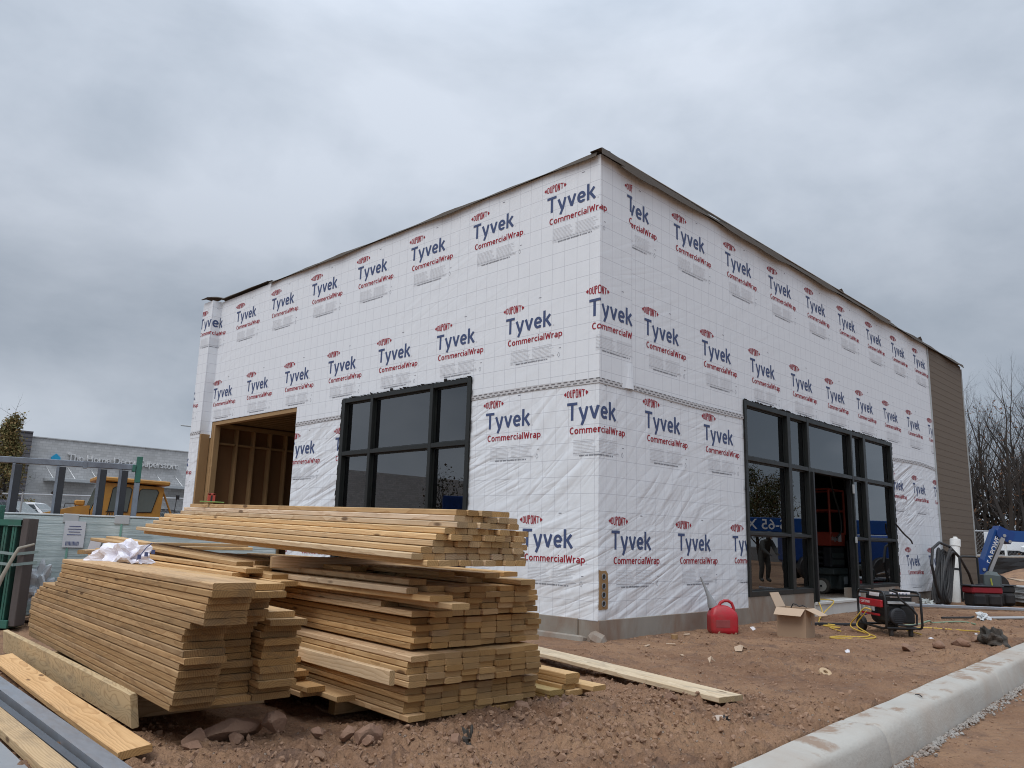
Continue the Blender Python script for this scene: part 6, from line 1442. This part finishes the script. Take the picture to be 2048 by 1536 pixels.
# ------------------------------------------------------------------ worker mirrored in the left entrance pane: stooping over
def person(loc, rz, lb):
    me = bpy.data.meshes.new('person')
    J = {'pel': (0, 0, .93), 'sp': (.06, 0, 1.10), 'ch': (.20, 0, 1.30), 'nk': (.30, 0, 1.43), 'hd': (.37, 0, 1.53), 'tp': (.39, 0, 1.64),
         'hl': (0, .10, .90), 'kl': (.06, .11, .50), 'al': (-.03, .12, .09), 'tl': (.15, .13, .04), 'hr': (0, -.10, .90), 'kr': (.10, -.12, .50), 'ar': (.0, -.13, .09), 'tr': (.18, -.14, .04),
         'sl': (.22, .18, 1.33), 'el': (.34, .23, 1.08), 'wl': (.52, .15, .95), 'sr': (.22, -.18, 1.33), 'er': (.36, -.23, 1.09), 'wr': (.55, -.14, .98)}
    E_ = [('pel', 'sp'), ('sp', 'ch'), ('ch', 'nk'), ('nk', 'hd'), ('hd', 'tp'), ('pel', 'hl'), ('hl', 'kl'), ('kl', 'al'), ('al', 'tl'), ('pel', 'hr'), ('hr', 'kr'), ('kr', 'ar'), ('ar', 'tr'), ('ch', 'sl'), ('sl', 'el'), ('el', 'wl'), ('ch', 'sr'), ('sr', 'er'), ('er', 'wr')]
    RD = dict(pel=.18, sp=.18, ch=.20, nk=.08, hd=.11, tp=.09, hl=.12, kl=.09, al=.07, tl=.05, hr=.12, kr=.09, ar=.07, tr=.05, sl=.10, el=.075, wl=.045, sr=.10, er=.075, wr=.045)
    ks = list(J); vs = [J[k] for k in ks]; es = [(ks.index(a), ks.index(b_)) for a, b_ in E_]; rad = [RD[k] for k in ks]
    for w_, s in (('wl', 1), ('wr', -1)):                   # palm, four unequal fingers and a thumb on each hand
        b0 = ks.index(w_); p = Vector(J[w_]); pal = len(vs); vs.append(tuple(p+Vector((.07, 0, -.02)))); es.append((b0, pal)); rad.append(.03)
        for i, (dy, l_) in enumerate(((-.03, .065), (-.01, .08), (.01, .075), (.03, .055))):
            a = len(vs); vs.append(tuple(p+Vector((.11, dy, -.03)))); vs.append(tuple(p+Vector((.11+l_*.6, dy*1.1, -.03-l_*.6)))); es += [(pal, a), (a, a+1)]; rad += [.010, .008]
        a = len(vs); vs.append(tuple(p+Vector((.07, -s*.05, -.03)))); es.append((pal, a)); rad.append(.010)
    me.from_pydata(vs, es, []); o = bpy.data.objects.new('person', me); col.objects.link(o); o.location = loc; o.rotation_euler = (0, 0, rz)
    sk = o.modifiers.new('skin', 'SKIN'); 
    for i, v in enumerate(me.skin_vertices[0].data): v.radius = (rad[i], rad[i]); v.use_root = i == 0
    o.modifiers.new('smooth', 'SUBSURF').levels = 2; o.modifiers['smooth'].render_levels = 2
    me.materials.append(mat('dark_workwear', (.06, .06, .055), .9, var=.3)); tag(o, lb, 'person')
    m = MB(); m.disc((.385, 0, 1.60), (.2, 0, 1), [(-.02, .118), (.03, .115), (.08, .09), (.11, .04), (.115, .001)], 18); h = m.build('hood', mat('grey_hood', (.09, .10, .11), .9), o, smooth=True)
    m = MB(); m.box((.49, 0, 1.52), (.02, .09, .12), ch=.009); m.box((.505, 0, 1.515), (.03, .022, .03), ch=.008); m.build('face', mat('skin', (.40, .24, .17), .6), o)
    return o
person((18.17, -6.78, -.02), R(120), 'stooping worker in dark clothes, mirrored in the left entrance pane')

# remaining checks while building: no label twice
seen = {}
for o in bpy.data.objects:
    l_ = o.get('label')
    if l_ and o.parent is None:
        seen.setdefault(l_, []).append(o)
for l_, os_ in seen.items():
    if len(os_) > 1: print('DUPLICATE LABEL', l_, len(os_))
print('boards', sum(1 for o in bpy.data.objects if o.name.startswith('lumber_board')))
